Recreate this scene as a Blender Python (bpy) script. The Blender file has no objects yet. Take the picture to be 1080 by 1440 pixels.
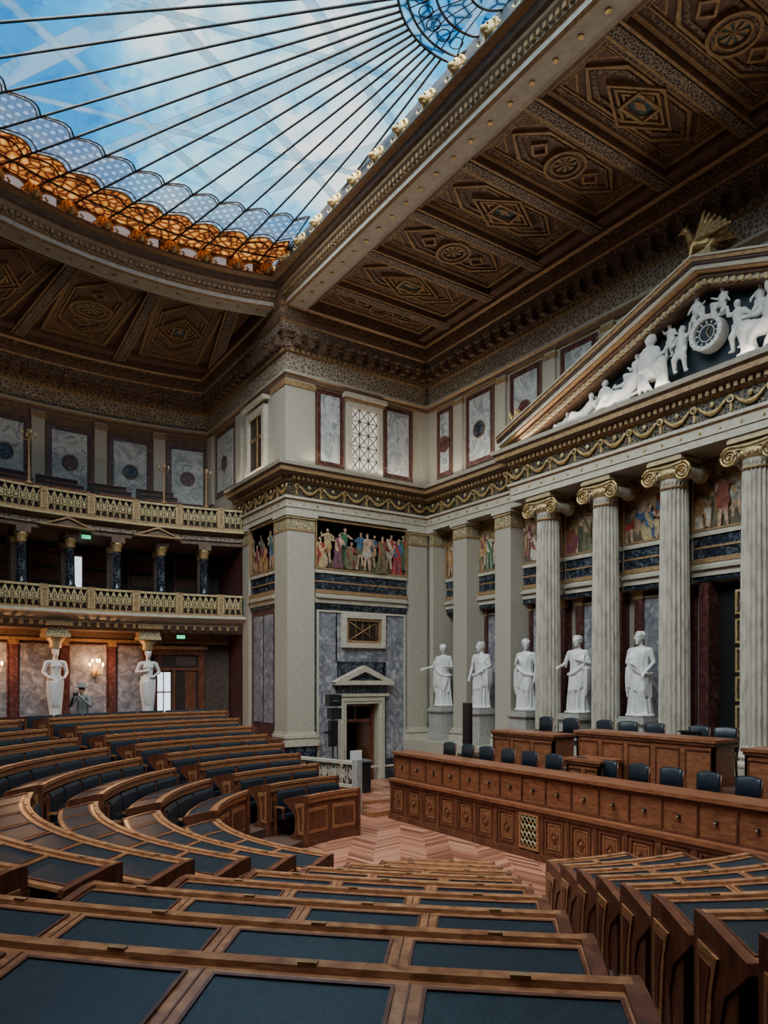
import bpy, math, random
from math import *
from mathutils import Vector, Matrix
random.seed(7)

# ------------------------------------------------------------------ materials
def newmat(name):
    m = bpy.data.materials.new(name); m.use_nodes = True
    nt = m.node_tree
    return m, nt, nt.nodes['Principled BSDF']
def N(nt, t, **kw):
    n = nt.nodes.new(t)
    for k, v in kw.items():
        if k in n.inputs: n.inputs[k].default_value = v
        else: setattr(n, k, v)
    return n
def ramp(nt, stops):
    r = nt.nodes.new('ShaderNodeValToRGB'); e = r.color_ramp.elements
    while len(e) < len(stops): e.new(0.5)
    for i, (p, c) in enumerate(stops):
        e[i].position = p; e[i].color = (c[0], c[1], c[2], 1)
    return r
def coords(nt, scale=(1,1,1), rot=(0,0,0)):
    tc = nt.nodes.new('ShaderNodeTexCoord'); mp = nt.nodes.new('ShaderNodeMapping')
    mp.inputs['Scale'].default_value = scale; mp.inputs['Rotation'].default_value = rot
    nt.links.new(tc.outputs['Object'], mp.inputs['Vector']); return mp.outputs['Vector']
def noisemat(name, stops, scale=4, rough=.5, metal=0, detail=6, stretch=(1,1,1), bump=0, dist=0, bscale=None, spec=.5):
    m, nt, b = newmat(name); v = coords(nt, stretch)
    n = N(nt, 'ShaderNodeTexNoise', Scale=scale, Detail=detail, Distortion=dist)
    nt.links.new(v, n.inputs['Vector']); r = ramp(nt, stops)
    nt.links.new(n.outputs['Fac'], r.inputs['Fac']); nt.links.new(r.outputs['Color'], b.inputs['Base Color'])
    b.inputs['Roughness'].default_value = rough; b.inputs['Metallic'].default_value = metal
    b.inputs['Specular IOR Level'].default_value = spec
    if bump:
        bp = N(nt, 'ShaderNodeBump', Strength=bump, Distance=.02)
        src = n
        if bscale:
            src = N(nt, 'ShaderNodeTexNoise', Scale=bscale, Detail=3); nt.links.new(v, src.inputs['Vector'])
        nt.links.new(src.outputs['Fac'], bp.inputs['Height']); nt.links.new(bp.outputs['Normal'], b.inputs['Normal'])
    return m
def patmat(name, c1, c2, scale, rough=.45, thr=.08, metal=0, bump=.4):
    m, nt, b = newmat(name); v = coords(nt)
    n = N(nt, 'ShaderNodeTexVoronoi', Scale=scale); n.feature = 'DISTANCE_TO_EDGE'; nt.links.new(v, n.inputs['Vector'])
    r = ramp(nt, [(thr, c2), (thr+.06, c1)])
    nt.links.new(n.outputs['Distance'], r.inputs['Fac']); nt.links.new(r.outputs['Color'], b.inputs['Base Color'])
    b.inputs['Roughness'].default_value = rough; b.inputs['Metallic'].default_value = metal
    bp = N(nt, 'ShaderNodeBump', Strength=bump, Distance=.02); bp.invert = True
    nt.links.new(n.outputs['Distance'], bp.inputs['Height']); nt.links.new(bp.outputs['Normal'], b.inputs['Normal'])
    return m
def emat(name, col, s):
    m, nt, b = newmat(name); b.inputs['Base Color'].default_value = (*col, 1)
    b.inputs['Emission Color'].default_value = (*col, 1); b.inputs['Emission Strength'].default_value = s
    return m

CREAM = noisemat('cream_granite', [(.3,(.29,.25,.19)),(.5,(.42,.375,.30)),(.7,(.52,.475,.39))], 45, .42, detail=8)
CREAM2 = noisemat('cream_plaster', [(.35,(.44,.385,.30)),(.65,(.55,.49,.39))], 6, .5)
COLM = noisemat('column_marble', [(.3,(.30,.26,.205)),(.5,(.47,.42,.34)),(.7,(.55,.50,.41))], 7, .35, stretch=(1,1,.4), detail=8)
WHITE = noisemat('white_marble', [(.3,(.60,.585,.56)),(.7,(.70,.685,.66))], 5, .42, bump=.08)
WHITEB = noisemat('pedestal_marble', [(.3,(.30,.285,.26)),(.7,(.42,.40,.37))], 9, .35)
DMARB = noisemat('black_marble', [(.42,(.012,.015,.022)),(.53,(.025,.032,.048)),(.60,(.12,.14,.16)),(.64,(.02,.025,.035))], 5, .22, detail=9, dist=1.5)
RMARB = noisemat('red_marble', [(.35,(.05,.015,.014)),(.55,(.105,.034,.03)),(.7,(.20,.12,.10))], 9, .3, detail=9, dist=.6)
GMARB = noisemat('grey_violet_marble', [(.35,(.12,.118,.14)),(.5,(.22,.212,.235)),(.60,(.31,.30,.32)),(.66,(.48,.46,.45)),(.70,(.22,.22,.245))], 3.2, .3, detail=10, dist=1.4)
LMARB = noisemat('light_veined_marble', [(.35,(.27,.285,.285)),(.5,(.44,.45,.435)),(.56,(.56,.555,.53)),(.62,(.18,.20,.215)),(.68,(.48,.48,.455))], 1.6, .35, detail=8, dist=1.6)
GOLD = noisemat('gilding', [(.3,(.36,.23,.08)),(.6,(.70,.49,.22))], 14, .42, metal=.6, bump=.15)
GOLDC = noisemat('pale_gilding', [(.3,(.34,.25,.12)),(.6,(.58,.45,.24))], 14, .45, metal=.3)
BRONZE = noisemat('bronze_rib', [(.3,(.03,.028,.03)),(.7,(.06,.055,.055))], 9, .5)
OAK = noisemat('oak_wood', [(.3,(.18,.068,.028)),(.5,(.34,.142,.062)),(.7,(.48,.23,.105))], 5, .28, stretch=(2,2,9), detail=8, dist=.8, bump=.05)
MAHOG = noisemat('mahogany', [(.3,(.07,.022,.012)),(.5,(.13,.042,.021)),(.7,(.19,.067,.034))], 4, .32, stretch=(3,3,1), detail=8, dist=.8)
PRESW = noisemat('presidium_walnut', [(.3,(.14,.047,.021)),(.5,(.235,.084,.038)),(.7,(.32,.122,.058))], 4, .34, stretch=(3,1.2,5), detail=8, dist=.6)
DWOOD = noisemat('dark_wood', [(.3,(.016,.009,.007)),(.7,(.04,.02,.014))], 6, .45, stretch=(1,1,.3))
LEATH = noisemat('navy_leather', [(.3,(.008,.013,.020)),(.7,(.018,.027,.038))], 22, .33, bump=.12, bscale=160)
CEIL = noisemat('coffer_brown', [(.3,(.105,.054,.035)),(.7,(.20,.108,.070))], 5, .6)
CEILD = patmat('coffer_dark_ornament', (.075,.042,.03), (.29,.18,.095), 9, .6, .05)
CEILB = patmat('beam_guilloche', (.05,.031,.026), (.35,.255,.175), 13, .6, .06)
BRGOLD = noisemat('dull_gold_line', [(.3,(.23,.13,.06)),(.7,(.45,.28,.13))], 12, .5, metal=.25)
TEAL = noisemat('teal_field', [(.3,(.04,.07,.08)),(.7,(.08,.14,.14))], 10, .6)
FRZ = patmat('acanthus_frieze', (.16,.115,.08), (.44,.35,.25), 8, .6, .07, bump=.8)
FRZD = patmat('dark_gold_frieze', (.010,.012,.018), (.26,.18,.085), 11, .45, .035)
CAPM = patmat('capital_ornament', (.14,.115,.08), (.52,.41,.22), 13, .5, .08, bump=.8)
BRNW = noisemat('brown_stucco', [(.3,(.10,.056,.035)),(.7,(.19,.11,.068))], 7, .55)
BRND = noisemat('brown_wall_stucco', [(.3,(.045,.026,.019)),(.7,(.09,.052,.036))], 7, .5)
BLACK = noisemat('black_lacquer_and_unlit_depth', [(.3,(.008,.008,.009)),(.7,(.016,.016,.018))], 9, .35)
TYMP = noisemat('tympanum_blue', [(.3,(.010,.024,.034)),(.7,(.02,.04,.055))], 4, .6)
CARPET = noisemat('tier_carpet', [(.3,(.05,.022,.014)),(.7,(.09,.04,.024))], 60, .8)
SKIN = noisemat('skin', [(.3,(.50,.29,.20)),(.7,(.58,.36,.26))], 9, .55)
COAT = noisemat('grey_coat', [(.3,(.12,.125,.12)),(.7,(.2,.2,.19))], 20, .85)
TROU = noisemat('dark_trousers', [(.3,(.02,.022,.03)),(.7,(.035,.038,.05))], 20, .85)
GLOWW = emat('daylit_pane_and_reflection', (.85,.80,.70), .5)
GLOWS = emat('daylit_pane', (.8,.92,1.0), 1.4)
GLOWL = emat('lunette_pane', (.6,.72,.8), .25)
BULB = emat('warm_bulb', (1,.62,.25), 14)
GREEN = emat('exit_green', (.05,.6,.25), 1.5)
SCREEN = noisemat('screen_grey', [(.3,(.10,.105,.12)),(.7,(.15,.155,.17))], 3, .4)

def parquet():
    m, nt, b = newmat('chevron_parquet'); tc = nt.nodes.new('ShaderNodeTexCoord')
    mp = nt.nodes.new('ShaderNodeMapping'); mp.inputs['Rotation'].default_value = (0,0,radians(35)); nt.links.new(tc.outputs['Object'], mp.inputs['Vector'])
    sx = nt.nodes.new('ShaderNodeSeparateXYZ'); nt.links.new(mp.outputs['Vector'], sx.inputs[0])
    def ma(op, a, bb=None):
        n = nt.nodes.new('ShaderNodeMath'); n.operation = op
        for i, q in enumerate((a, bb)):
            if q is None: continue
            if isinstance(q, (int, float)): n.inputs[i].default_value = q
            else: nt.links.new(q, n.inputs[i])
        return n.outputs[0]
    xs = ma('MULTIPLY', sx.outputs[0], 1/.55); tri = ma('PINGPONG', xs, 1.0)
    v = ma('MULTIPLY', ma('ADD', sx.outputs[1], ma('MULTIPLY', tri, .55)), 1/.16)
    cell = ma('FLOOR', v); col = ma('FLOOR', xs)
    cx = nt.nodes.new('ShaderNodeCombineXYZ'); nt.links.new(cell, cx.inputs[0]); nt.links.new(col, cx.inputs[1])
    wn = nt.nodes.new('ShaderNodeTexWhiteNoise'); nt.links.new(cx.outputs[0], wn.inputs['Vector'])
    r = ramp(nt, [(0,(.17,.060,.034)),(.5,(.34,.135,.080)),(1,(.54,.25,.155))]); nt.links.new(wn.outputs['Value'], r.inputs['Fac'])
    nt.links.new(r.outputs['Color'], b.inputs['Base Color']); b.inputs['Roughness'].default_value = .36
    return m
PARQ = parquet()

def glass(name, stops, kind, scale, diff=None):
    m = bpy.data.materials.new(name); m.use_nodes = True; nt = m.node_tree
    nt.nodes.remove(nt.nodes['Principled BSDF']); out = nt.nodes['Material Output']
    if kind == 'noise':
        v = coords(nt); n = N(nt, 'ShaderNodeTexNoise', Scale=scale, Detail=9, Distortion=.9); o = 'Fac'
    elif kind == 'vor':
        v = coords(nt); n = N(nt, 'ShaderNodeTexVoronoi', Scale=scale); n.feature = 'DISTANCE_TO_EDGE'; o = 'Distance'
    else:
        v = coords(nt, rot=(0,0,radians(45))); n = N(nt, 'ShaderNodeTexVoronoi', Scale=scale, Randomness=0.0); o = 'Distance'
    nt.links.new(v, n.inputs['Vector']); r = ramp(nt, stops); nt.links.new(n.outputs[o], r.inputs['Fac'])
    t = nt.nodes.new('ShaderNodeBsdfTransparent'); nt.links.new(r.outputs['Color'], t.inputs['Color']); src = t
    if diff:
        r2 = ramp(nt, diff[1]); nt.links.new(n.outputs[o], r2.inputs['Fac'])
        tl = nt.nodes.new('ShaderNodeBsdfTranslucent'); nt.links.new(r2.outputs['Color'], tl.inputs['Color'])
        mx0 = N(nt, 'ShaderNodeMixShader', Fac=diff[0]); nt.links.new(t.outputs[0], mx0.inputs[1]); nt.links.new(tl.outputs[0], mx0.inputs[2]); src = mx0
    g = N(nt, 'ShaderNodeBsdfGlossy', Roughness=.15); mx = N(nt, 'ShaderNodeMixShader', Fac=.015)
    nt.links.new(src.outputs[0], mx.inputs[1]); nt.links.new(g.outputs[0], mx.inputs[2]); nt.links.new(mx.outputs[0], out.inputs['Surface'])
    return m
G_CLEAR = glass('skylight_clear_glass', [(.36,(.42,.72,.88)),(.48,(.82,.95,1)),(.60,(1,1,1))], 'noise', 1.5)
G_LATT = glass('skylight_lattice_glass', [(.0,(.9,1,1)),(.22,(.75,.85,1)),(.34,(.34,.38,.45)),(.6,(.42,.46,.5))], 'grid', 4.6, (.4,[(.0,(.20,.21,.22)),(.26,(.16,.17,.19)),(.36,(.06,.068,.085)),(.6,(.075,.085,.11))]))
G_ORNG = glass('skylight_amber_glass', [(.02,(.05,.02,.01)),(.10,(.5,.10,.02)),(.3,(1,.25,.05))], 'vor', 4.6, (.88,[(.02,(.006,.003,.002)),(.06,(.05,.010,.003)),(.15,(.13,.036,.005)),(.28,(.19,.075,.012)),(.40,(.25,.14,.05)),(.5,(.09,.02,.005))]))
G_ROSE = glass('skylight_rosette_glass', [(.02,(.04,.07,.12)),(.08,(.3,.5,.62)),(.25,(.75,.87,1))], 'vor', 3.0)
def transl(name, c, f):
    m = bpy.data.materials.new(name); m.use_nodes = True; nt = m.node_tree; out = nt.nodes['Material Output']
    tl = nt.nodes.new('ShaderNodeBsdfTransparent'); tl.inputs['Color'].default_value = (*c,1)
    tr = nt.nodes.new('ShaderNodeBsdfTranslucent'); tr.inputs['Color'].default_value=(.12,.17,.20,1)
    mx = N(nt,'ShaderNodeMixShader',Fac=f); nt.links.new(tr.outputs[0],mx.inputs[1]); nt.links.new(tl.outputs[0],mx.inputs[2]); nt.links.new(mx.outputs[0],out.inputs['Surface']); return m
ROOFM = transl('roof_frosted_beam', (.86,.95,1.0), .60)

# ------------------------------------------------------------------ mesh builder
class MB:
    def __init__(s, name): s.n=name; s.v=[]; s.f=[]; s.mi=[]; s.sm=[]; s.mats=[]; s.M=Matrix.Identity(4)
    def add(s, verts, faces, m, sm=False):
        if m not in s.mats: s.mats.append(m)
        k = s.mats.index(m); o = len(s.v)
        s.v += [tuple(s.M @ Vector(p)) for p in verts]
        for f in faces: s.f.append([i+o for i in f]); s.mi.append(k); s.sm.append(sm)
    def box(s, x0,x1,y0,y1,z0,z1, m):
        s.add([(x0,y0,z0),(x1,y0,z0),(x1,y1,z0),(x0,y1,z0),(x0,y0,z1),(x1,y0,z1),(x1,y1,z1),(x0,y1,z1)],
              [(0,3,2,1),(4,5,6,7),(0,1,5,4),(1,2,6,5),(2,3,7,6),(3,0,4,7)], m)
    def prism(s, pts, vec, m, sm=False):
        n=len(pts); q=[tuple(Vector(p)+Vector(vec)) for p in pts]
        s.add(list(pts)+q, [list(range(n))[::-1], list(range(n,2*n))]+[(i,(i+1)%n,(i+1)%n+n,i+n) for i in range(n)], m, sm)
    def pc(s, az, c0, c1, m): s.prism([(a,c0,z) for a,z in az], (0,c1-c0,0), m)
    def disc(s, a, z, r, c0, c1, m, n=20, rz=None):
        rz = rz or r
        s.pc([(a+r*cos(2*pi*i/n), z+rz*sin(2*pi*i/n)) for i in range(n)], c0, c1, m)
    def ringaz(s, a, z, r0, r1, c0, c1, m, n=24):
        s.loopframe([(a+r1*cos(2*pi*i/n), z+r1*sin(2*pi*i/n)) for i in range(n)], [(a+r0*cos(2*pi*i/n), z+r0*sin(2*pi*i/n)) for i in range(n)], c0, c1, m)
    def loopframe(s, outer, inner, c0, c1, m):
        n=len(outer)
        v=[(a,c0,z) for a,z in outer]+[(a,c0,z) for a,z in inner]+[(a,c1,z) for a,z in outer]+[(a,c1,z) for a,z in inner]
        f=[]
        for i in range(n):
            j=(i+1)%n
            f+=[(i,j,n+j,n+i),(2*n+i,2*n+j,3*n+j,3*n+i),(i,j,2*n+j,2*n+i),(n+i,n+j,3*n+j,3*n+i)]
        s.add(v,f,m)
    def frame(s, a0,a1,z0,z1,w,c0,c1,m):
        s.loopframe([(a0,z0),(a1,z0),(a1,z1),(a0,z1)],[(a0+w,z0+w),(a1-w,z0+w),(a1-w,z1-w),(a0+w,z1-w)],c0,c1,m)
    def rings(s, rr, m, closed=True, cap=True, sm=True):
        k=len(rr[0]); v=[p for r in rr for p in r]; f=[]
        for i in range(len(rr)-1):
            for j in range(k if closed else k-1):
                jj=(j+1)%k; f.append((i*k+j,i*k+jj,(i+1)*k+jj,(i+1)*k+j))
        if cap and closed: f.append(list(range(k))[::-1]); f.append([(len(rr)-1)*k+j for j in range(k)])
        s.add(v,f,m,sm)
    def lathe(s, cx,cy,prof,seg,m,sm=True):
        s.rings([[(cx+r*cos(2*pi*j/seg), cy+r*sin(2*pi*j/seg), z) for j in range(seg)] for r,z in prof], m, sm=sm)
    def tube(s, pts, r, seg, m, sm=True):
        rr=[]; P=[Vector(p) for p in pts]
        for i,p in enumerate(P):
            d=(P[min(i+1,len(P)-1)]-P[max(i-1,0)]).normalized()
            u=d.cross(Vector((0,0,1)));
            if u.length<.1: u=d.cross(Vector((1,0,0)))
            u.normalize(); w=d.cross(u); ri=r[i] if isinstance(r,(list,tuple)) else r
            rr.append([tuple(p+u*ri*cos(2*pi*j/seg)+w*ri*sin(2*pi*j/seg)) for j in range(seg)])
        s.rings(rr,m,sm=sm)
    def ell(s, c, r, m, nu=12, nv=8):
        s.rings([[(c[0]+r[0]*sin(pi*i/nv)*cos(2*pi*j/nu), c[1]+r[1]*sin(pi*i/nv)*sin(2*pi*j/nu), c[2]-r[2]*cos(pi*i/nv)) for j in range(nu)] for i in [.12]+list(range(1,nv))+[nv-.12]], m)
    def sweep(s, path, prof, m, closed=False, sm=False):
        n=len(path); P=[Vector(p) for p in path]; mit=[]
        for i in range(n):
            a = P[i]-P[i-1] if (i>0 or closed) else None
            b = P[(i+1)%n]-P[i] if (i<n-1 or closed) else None
            na = Vector((a.y,-a.x)).normalized() if a is not None else None
            nb = Vector((b.y,-b.x)).normalized() if b is not None else None
            if na is None: mit.append(nb)
            elif nb is None: mit.append(na)
            else: mit.append((na+nb)/(1+na.dot(nb)))
        ml = m if isinstance(m,list) else [m]*(len(prof)-1)
        for k in range(len(prof)-1):
            (o0,z0),(o1,z1)=prof[k],prof[k+1]
            v=[];f=[]
            for i in range(n):
                a=P[i]+mit[i]*o0; b=P[i]+mit[i]*o1
                v+=[(a.x,a.y,z0),(b.x,b.y,z1)]
            for i in range(n if closed else n-1):
                j=(i+1)%n; f.append((2*i,2*j,2*j+1,2*i+1))
            s.add(v,f,ml[k],sm)
    def arc(s, C, prof, t0, t1, m, n=None, closed=True):
        R=prof[0][0]; n = n or max(2,int(abs(t1-t0)*R/.45)+1)
        rr=[[(C[0]+r*cos(t0+(t1-t0)*i/n), C[1]+r*sin(t0+(t1-t0)*i/n), z) for r,z in prof] for i in range(n+1)]
        s.rings(rr,m,closed=closed,cap=closed,sm=False)
    def abox(s, C, R0,R1,z0,z1,t0,t1,m,n=None): s.arc(C,[(R0,z0),(R1,z0),(R1,z1),(R0,z1)],t0,t1,m,n)
    def obj(s, parent=None, name=None):
        me=bpy.data.meshes.new(name or s.n); me.from_pydata(s.v,[],s.f)
        for m in s.mats: me.materials.append(m)
        me.polygons.foreach_set('material_index', s.mi); me.polygons.foreach_set('use_smooth', s.sm); me.update()
        o=bpy.data.objects.new(name or s.n, me); bpy.context.scene.collection.objects.link(o)
        if parent: o.parent=parent
        return o
def fr(ox,oy,oz,a,c):
    return Matrix(((a[0],c[0],0,ox),(a[1],c[1],0,oy),(0,0,1,oz),(0,0,0,1)))
def polarframe(C,R,t):
    return fr(C[0]+R*cos(t), C[1]+R*sin(t), 0, (-sin(t),cos(t)), (-cos(t),-sin(t)))
def along(path, sp, closed=False):
    n=len(path); segs=[(Vector(path[i]),Vector(path[(i+1)%n])) for i in range(n if closed else n-1)]
    out=[]; carry=sp/2
    for a,b in segs:
        L=(b-a).length
        if L<1e-6: continue
        d=(b-a)/L; s=carry
        while s<L: out.append((a+d*s,d,Vector((d.y,-d.x)))); s+=sp
        carry=s-L
    return out

# ------------------------------------------------------------------ constants
XP, XR, Y1, Y0 = 10.3, 16.0, 21.1, -1.7
A = (6.0, 9.7); CY = 9.7
CS = (9.06, 10.68)
def xstart(R, x=XP): return acos(max(-1,min(1,(x-A[0])/R)))
FR_ = fr(XR, Y1, 0, (0,-1), (-1,0))
FN_ = fr(XP, Y1, 0, (1,0), (0,-1))
FN2 = fr(XP, Y0, 0, (1,0), (0,1))
FP_ = fr(XP, Y1, 0, (0,1), (-1,0))
FP2 = fr(XP, Y0, 0, (0,-1), (-1,0))
COLS = [6.1,8.2,10.3,12.4,14.5,16.6]; PILS=[1.85,4.0,18.7,20.85]
L_R = Y1-Y0

# ------------------------------------------------------------------ murals
PAL=[(.42,.045,.035),(.06,.16,.08),(.07,.14,.24),(.58,.52,.42),(.42,.24,.085),(.28,.08,.05),(.15,.14,.07),(.48,.34,.17),(.42,.38,.32),(.22,.055,.075)]
PM=[noisemat('mural_pigment_%d'%i,[(.3,tuple(x*.4 for x in c)),(.5,tuple(x*.9 for x in c)),(.7,tuple(min(1,x*1.3) for x in c))],9,.7,dist=1.) for i,c in enumerate(PAL)]
MSK=noisemat('mural_flesh',[(.35,(.32,.18,.11)),(.65,(.62,.42,.28))],9,.7); MBG=noisemat('mural_ground',[(.3,(.20,.12,.06)),(.5,(.38,.265,.12)),(.72,(.58,.44,.22))],2.2,.6)
MHR=noisemat('mural_hair',[(.3,(.02,.012,.01)),(.7,(.07,.035,.02))],9,.7); MGR=noisemat('mural_earth',[(.3,(.05,.04,.03)),(.7,(.15,.12,.06))],4,.7)
MSH=noisemat('mural_shadow',[(.3,(.03,.02,.015)),(.7,(.07,.045,.03))],6,.7)
def mural(mb,a0,a1,z0,z1,c,seed):
    rd=random.Random(seed); w=a1-a0; h=z1-z0
    mb.box(a0,a1,c-.03,c,z0,z1,MBG); k=[c]
    def put(pts,m):
        k[0]+=.001
        pts=[(min(max(p,a0),a1),min(max(q,z0),z1)) for p,q in pts]
        mb.add([(p,k[0],q) for p,q in pts],[list(range(len(pts)))],m)
    def blob(pts,m,n=5):
        o=[]; L=len(pts)
        for i in range(L):
            p0,p1,p2,p3=pts[i-1],pts[i],pts[(i+1)%L],pts[(i+2)%L]
            for q in range(n):
                t=q/n; o.append(tuple(.5*((2*p1[d])+(-p0[d]+p2[d])*t+(2*p0[d]-5*p1[d]+4*p2[d]-p3[d])*t*t+(-p0[d]+3*p1[d]-3*p2[d]+p3[d])*t**3) for d in (0,1)))
        put(o,m)
    def el(x,z,rx,rz,m,n=12,rot=0): put([(x+rx*cos(t)*cos(rot)-rz*sin(t)*sin(rot), z+rx*cos(t)*sin(rot)+rz*sin(t)*cos(rot)) for t in [2*pi*i/n for i in range(n)]],m)
    def limb(p,q,r,ra,rb,m):
        for (A_,B_,r0,r1) in ((p,q,ra,(ra+rb)/2),(q,r,(ra+rb)/2,rb)):
            dx,dz=B_[0]-A_[0],B_[1]-A_[1]; l=hypot(dx,dz)+1e-6; nx,nz=-dz/l,dx/l
            put([(A_[0]+nx*r0,A_[1]+nz*r0),(B_[0]+nx*r1,B_[1]+nz*r1),(B_[0]+dx/l*r1,B_[1]+dz/l*r1),(B_[0]-nx*r1,B_[1]-nz*r1),(A_[0]-nx*r0,A_[1]-nz*r0)],m)
    blob([(a0,z0),(a1,z0),(a1,z0+.16*h)]+[(a1-w*i/6,z0+h*(.14+.12*rd.random())) for i in range(1,6)]+[(a0,z0+.18*h)],MGR,3)
    n=max(3,int(w/.29)); idx=list(range(n)); rd.shuffle(idx); idx=[i for i in idx if i%2]+[i for i in idx if i%2==0]
    for qi,i in enumerate(idx):
        back=qi<n//2
        x=a0+(i+.5+rd.uniform(-.2,.2))*w/n; pose='stand' if back or rd.random()<.45 else 'sit'
        H=h*(rd.uniform(.70,.80) if back else rd.uniform(.72,.84)); zb=z0+h*(.14 if back else rd.uniform(.0,.05)); s=H
        col=rd.choice(PM); col2=rd.choice(PM); fl=rd.choice((-1,1)); ln=rd.uniform(.0,.10)*fl
        X=lambda a,b: (x+fl*a*s, zb+b*s)
        if pose=='stand':
            hip=X(0,.5); ch=X(ln*.6/s if s else 0,.74); hd=X(ln/s+.01,.92)
            if rd.random()<.45:
                limb(hip,X(.05,.27),X(.07,.0),.055*s,.03*s,MSK); limb(hip,X(-.06,.27),X(-.09,.01),.055*s,.03*s,MSK); blob([X(-.11,.56),X(.11,.56),X(.13,.36),X(.02,.30),X(-.13,.38)],col)
            else:
                blob([X(-.10,.58),X(.10,.58),X(.13,.3),X(.18,.0),X(.0,-.02),X(-.17,.0),X(-.12,.3)],col)
                for q in range(3): blob([X(-.06+.06*q,.5),X(-.045+.06*q,.3),X(-.08+.09*q,.02),X(-.10+.09*q,.02),X(-.07+.06*q,.3)],MSH if q%2 else col2,3)
        else:
            hip=X(-.02,.30); ch=X(0,.52); hd=X(.02,.70)
            limb(hip,X(.20,.34),X(.20,.02),.07*s,.035*s,MSK); blob([X(-.14,.36),X(.06,.40),X(.24,.38),X(.22,.2),X(.14,.02),X(-.12,.0),X(-.20,.15)],col)
            for q in range(3): blob([X(-.05+.05*q,.34),X(.06+.04*q,.26),X(.10+.02*q,.03),X(.07+.02*q,.03),X(.03+.04*q,.22)],MSH if q%2 else col2,3)
        top=MSK if rd.random()<.4 else col2
        blob([(hip[0]-.085*s,hip[1]),(hip[0]+.085*s,hip[1]),(ch[0]+.12*s,ch[1]+.05*s),(ch[0]+.05*s,ch[1]+.10*s),(ch[0]-.05*s,ch[1]+.10*s),(ch[0]-.12*s,ch[1]+.05*s)],top)
        if rd.random()<.6: blob([(ch[0]-.12*s,ch[1]+.06*s),(ch[0]-.04*s,ch[1]+.08*s),(hip[0]+.12*s,hip[1]+.02*s),(hip[0]+.06*s,hip[1]-.06*s)],col)
        for sg in(-1,1):
            sh=(ch[0]+sg*.11*s,ch[1]+.05*s); e=(sh[0]+sg*rd.uniform(.02,.10)*s,sh[1]-rd.uniform(.02,.15)*s); hh=(e[0]+rd.uniform(-.10,.12)*s*fl,e[1]+rd.uniform(-.12,.14)*s)
            limb(sh,e,hh,.032*s,.02*s,MSK if rd.random()<.75 else col2)
        limb((ch[0],ch[1]+.07*s),(hd[0],hd[1]-.05*s),hd,.03*s,.03*s,MSK)
        el(hd[0]-.008*s*fl,hd[1]+.012*s,.048*s,.062*s,MHR); el(hd[0]+.010*s*fl,hd[1]-.004*s,.038*s,.052*s,MSK); el(hd[0]+.018*s*fl,hd[1]-.035*s,.022*s,.022*s,MHR if rd.random()<.4 else MSK)

# ------------------------------------------------------------------ wall zones
ms=[11]
def zone(mb,a0,a1,c,low=True,zb=0.):
    ms[0]+=1
    mb.box(a0,a1,c-.05,c+.05,9.02,9.2,CREAM2)
    mural(mb,a0+.04,a1-.04,7.42,9.02,c+.0,ms[0]); mb.frame(a0,a1,7.38,9.06,.05,c,c+.12,BRGOLD)
    mb.box(a0,a1,c-.02,c+.10,7.26,7.38,CREAM2)
    mb.box(a0,a1,c-.02,c+.05,6.70,7.26,DMARB); mb.box(a0,a1,c,c+.07,6.95,7.0,BRGOLD)
    mb.box(a0,a1,c-.02,c+.12,6.58,6.70,BRGOLD)
    mb.box(a0,a1,c-.02,c+.10,6.26,6.58,CREAM2); mb.box(a0,a1,c-.02,c+.18,6.42,6.5,CREAM); mb.box(a0,a1,c-.02,c+.06,6.14,6.26,DMARB)
def pilaster(mb,a0,a1,c0,c1,zb,ex=(1,1)):
    mb.box(a0,a1,c0,c1,zb+.45,8.62,CREAM)
    for z0,z1,x in((0,.2,.12),(.2,.27,.06),(.27,.36,.1),(.36,.45,.04)): mb.box(a0-x*ex[0],a1+x*ex[1],c0,c1+x,zb+z0,zb+z1,CREAM2)
    mb.box(a0-.02,a1+.02,c0,c1+.02,8.55,8.62,BRGOLD); mb.box(a0-.01,a1+.01,c0,c1+.01,8.62,8.95,CAPM)
    mb.box(a0-.05,a1+.05,c0,c1+.05,8.95,9.02,GOLDC); mb.box(a0-.09,a1+.09,c0,c1+.09,9.02,9.14,CREAM2)
def uppanel(mb,a0,a1,z0,z1,c,med=True):
    mb.box(a0,a1,c,c+.03,z0,z1,RMARB); mb.box(a0+.14,a1-.14,c,c+.05,z0+.14,z1-.14,LMARB)
    mb.frame(a0-.04,a1+.04,z0-.04,z1+.04,.04,c,c+.06,BRNW)
    if med:
        a=(a0+a1)/2; z=z0+(z1-z0)*.47; mb.disc(a,z,.27,c+.05,c+.075,RMARB if med==1 else DMARB); mb.ringaz(a,z,.25,.29,c+.05,c+.09,BRNW)

mb=MB('wall_right'); mb.M=FR_
mb.box(0,L_R,-1.5,-1.0,0,9.2,CREAM); mb.box(-.5,L_R+.5,-1.5,0,9.14,16.4,CREAM)
edges=[0.35]+sorted(PILS+COLS)+[L_R-.35]
for i in range(len(edges)-1):
    a0,a1=edges[i],edges[i+1]
    zone(mb,a0+.05,a1-.05,-.62,low=False); mb.box(a0,a1,-1.0,-.65,6.14,9.2,CREAM2)
    if i!=5:
        mb.box(a0+.1,a1-.1,-1.0,-.95,1.6,6.14,RMARB); mb.box(a0+.42,a1-.42,-.96,-.90,2.2,5.9,GMARB); mb.frame(a0+.36,a1-.36,2.1,5.98,.06,-.96,-.87,CREAM2)
    for q in (a0+.34,a1-.34): mb.box(q-.13,q+.13,-1.0,-.8,1.6,5.9,RMARB); mb.box(q-.15,q+.15,-1.0,-.78,5.9,6.14,BRGOLD)
ed=[0.25]+sorted(PILS+COLS)+[L_R-.25]
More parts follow.
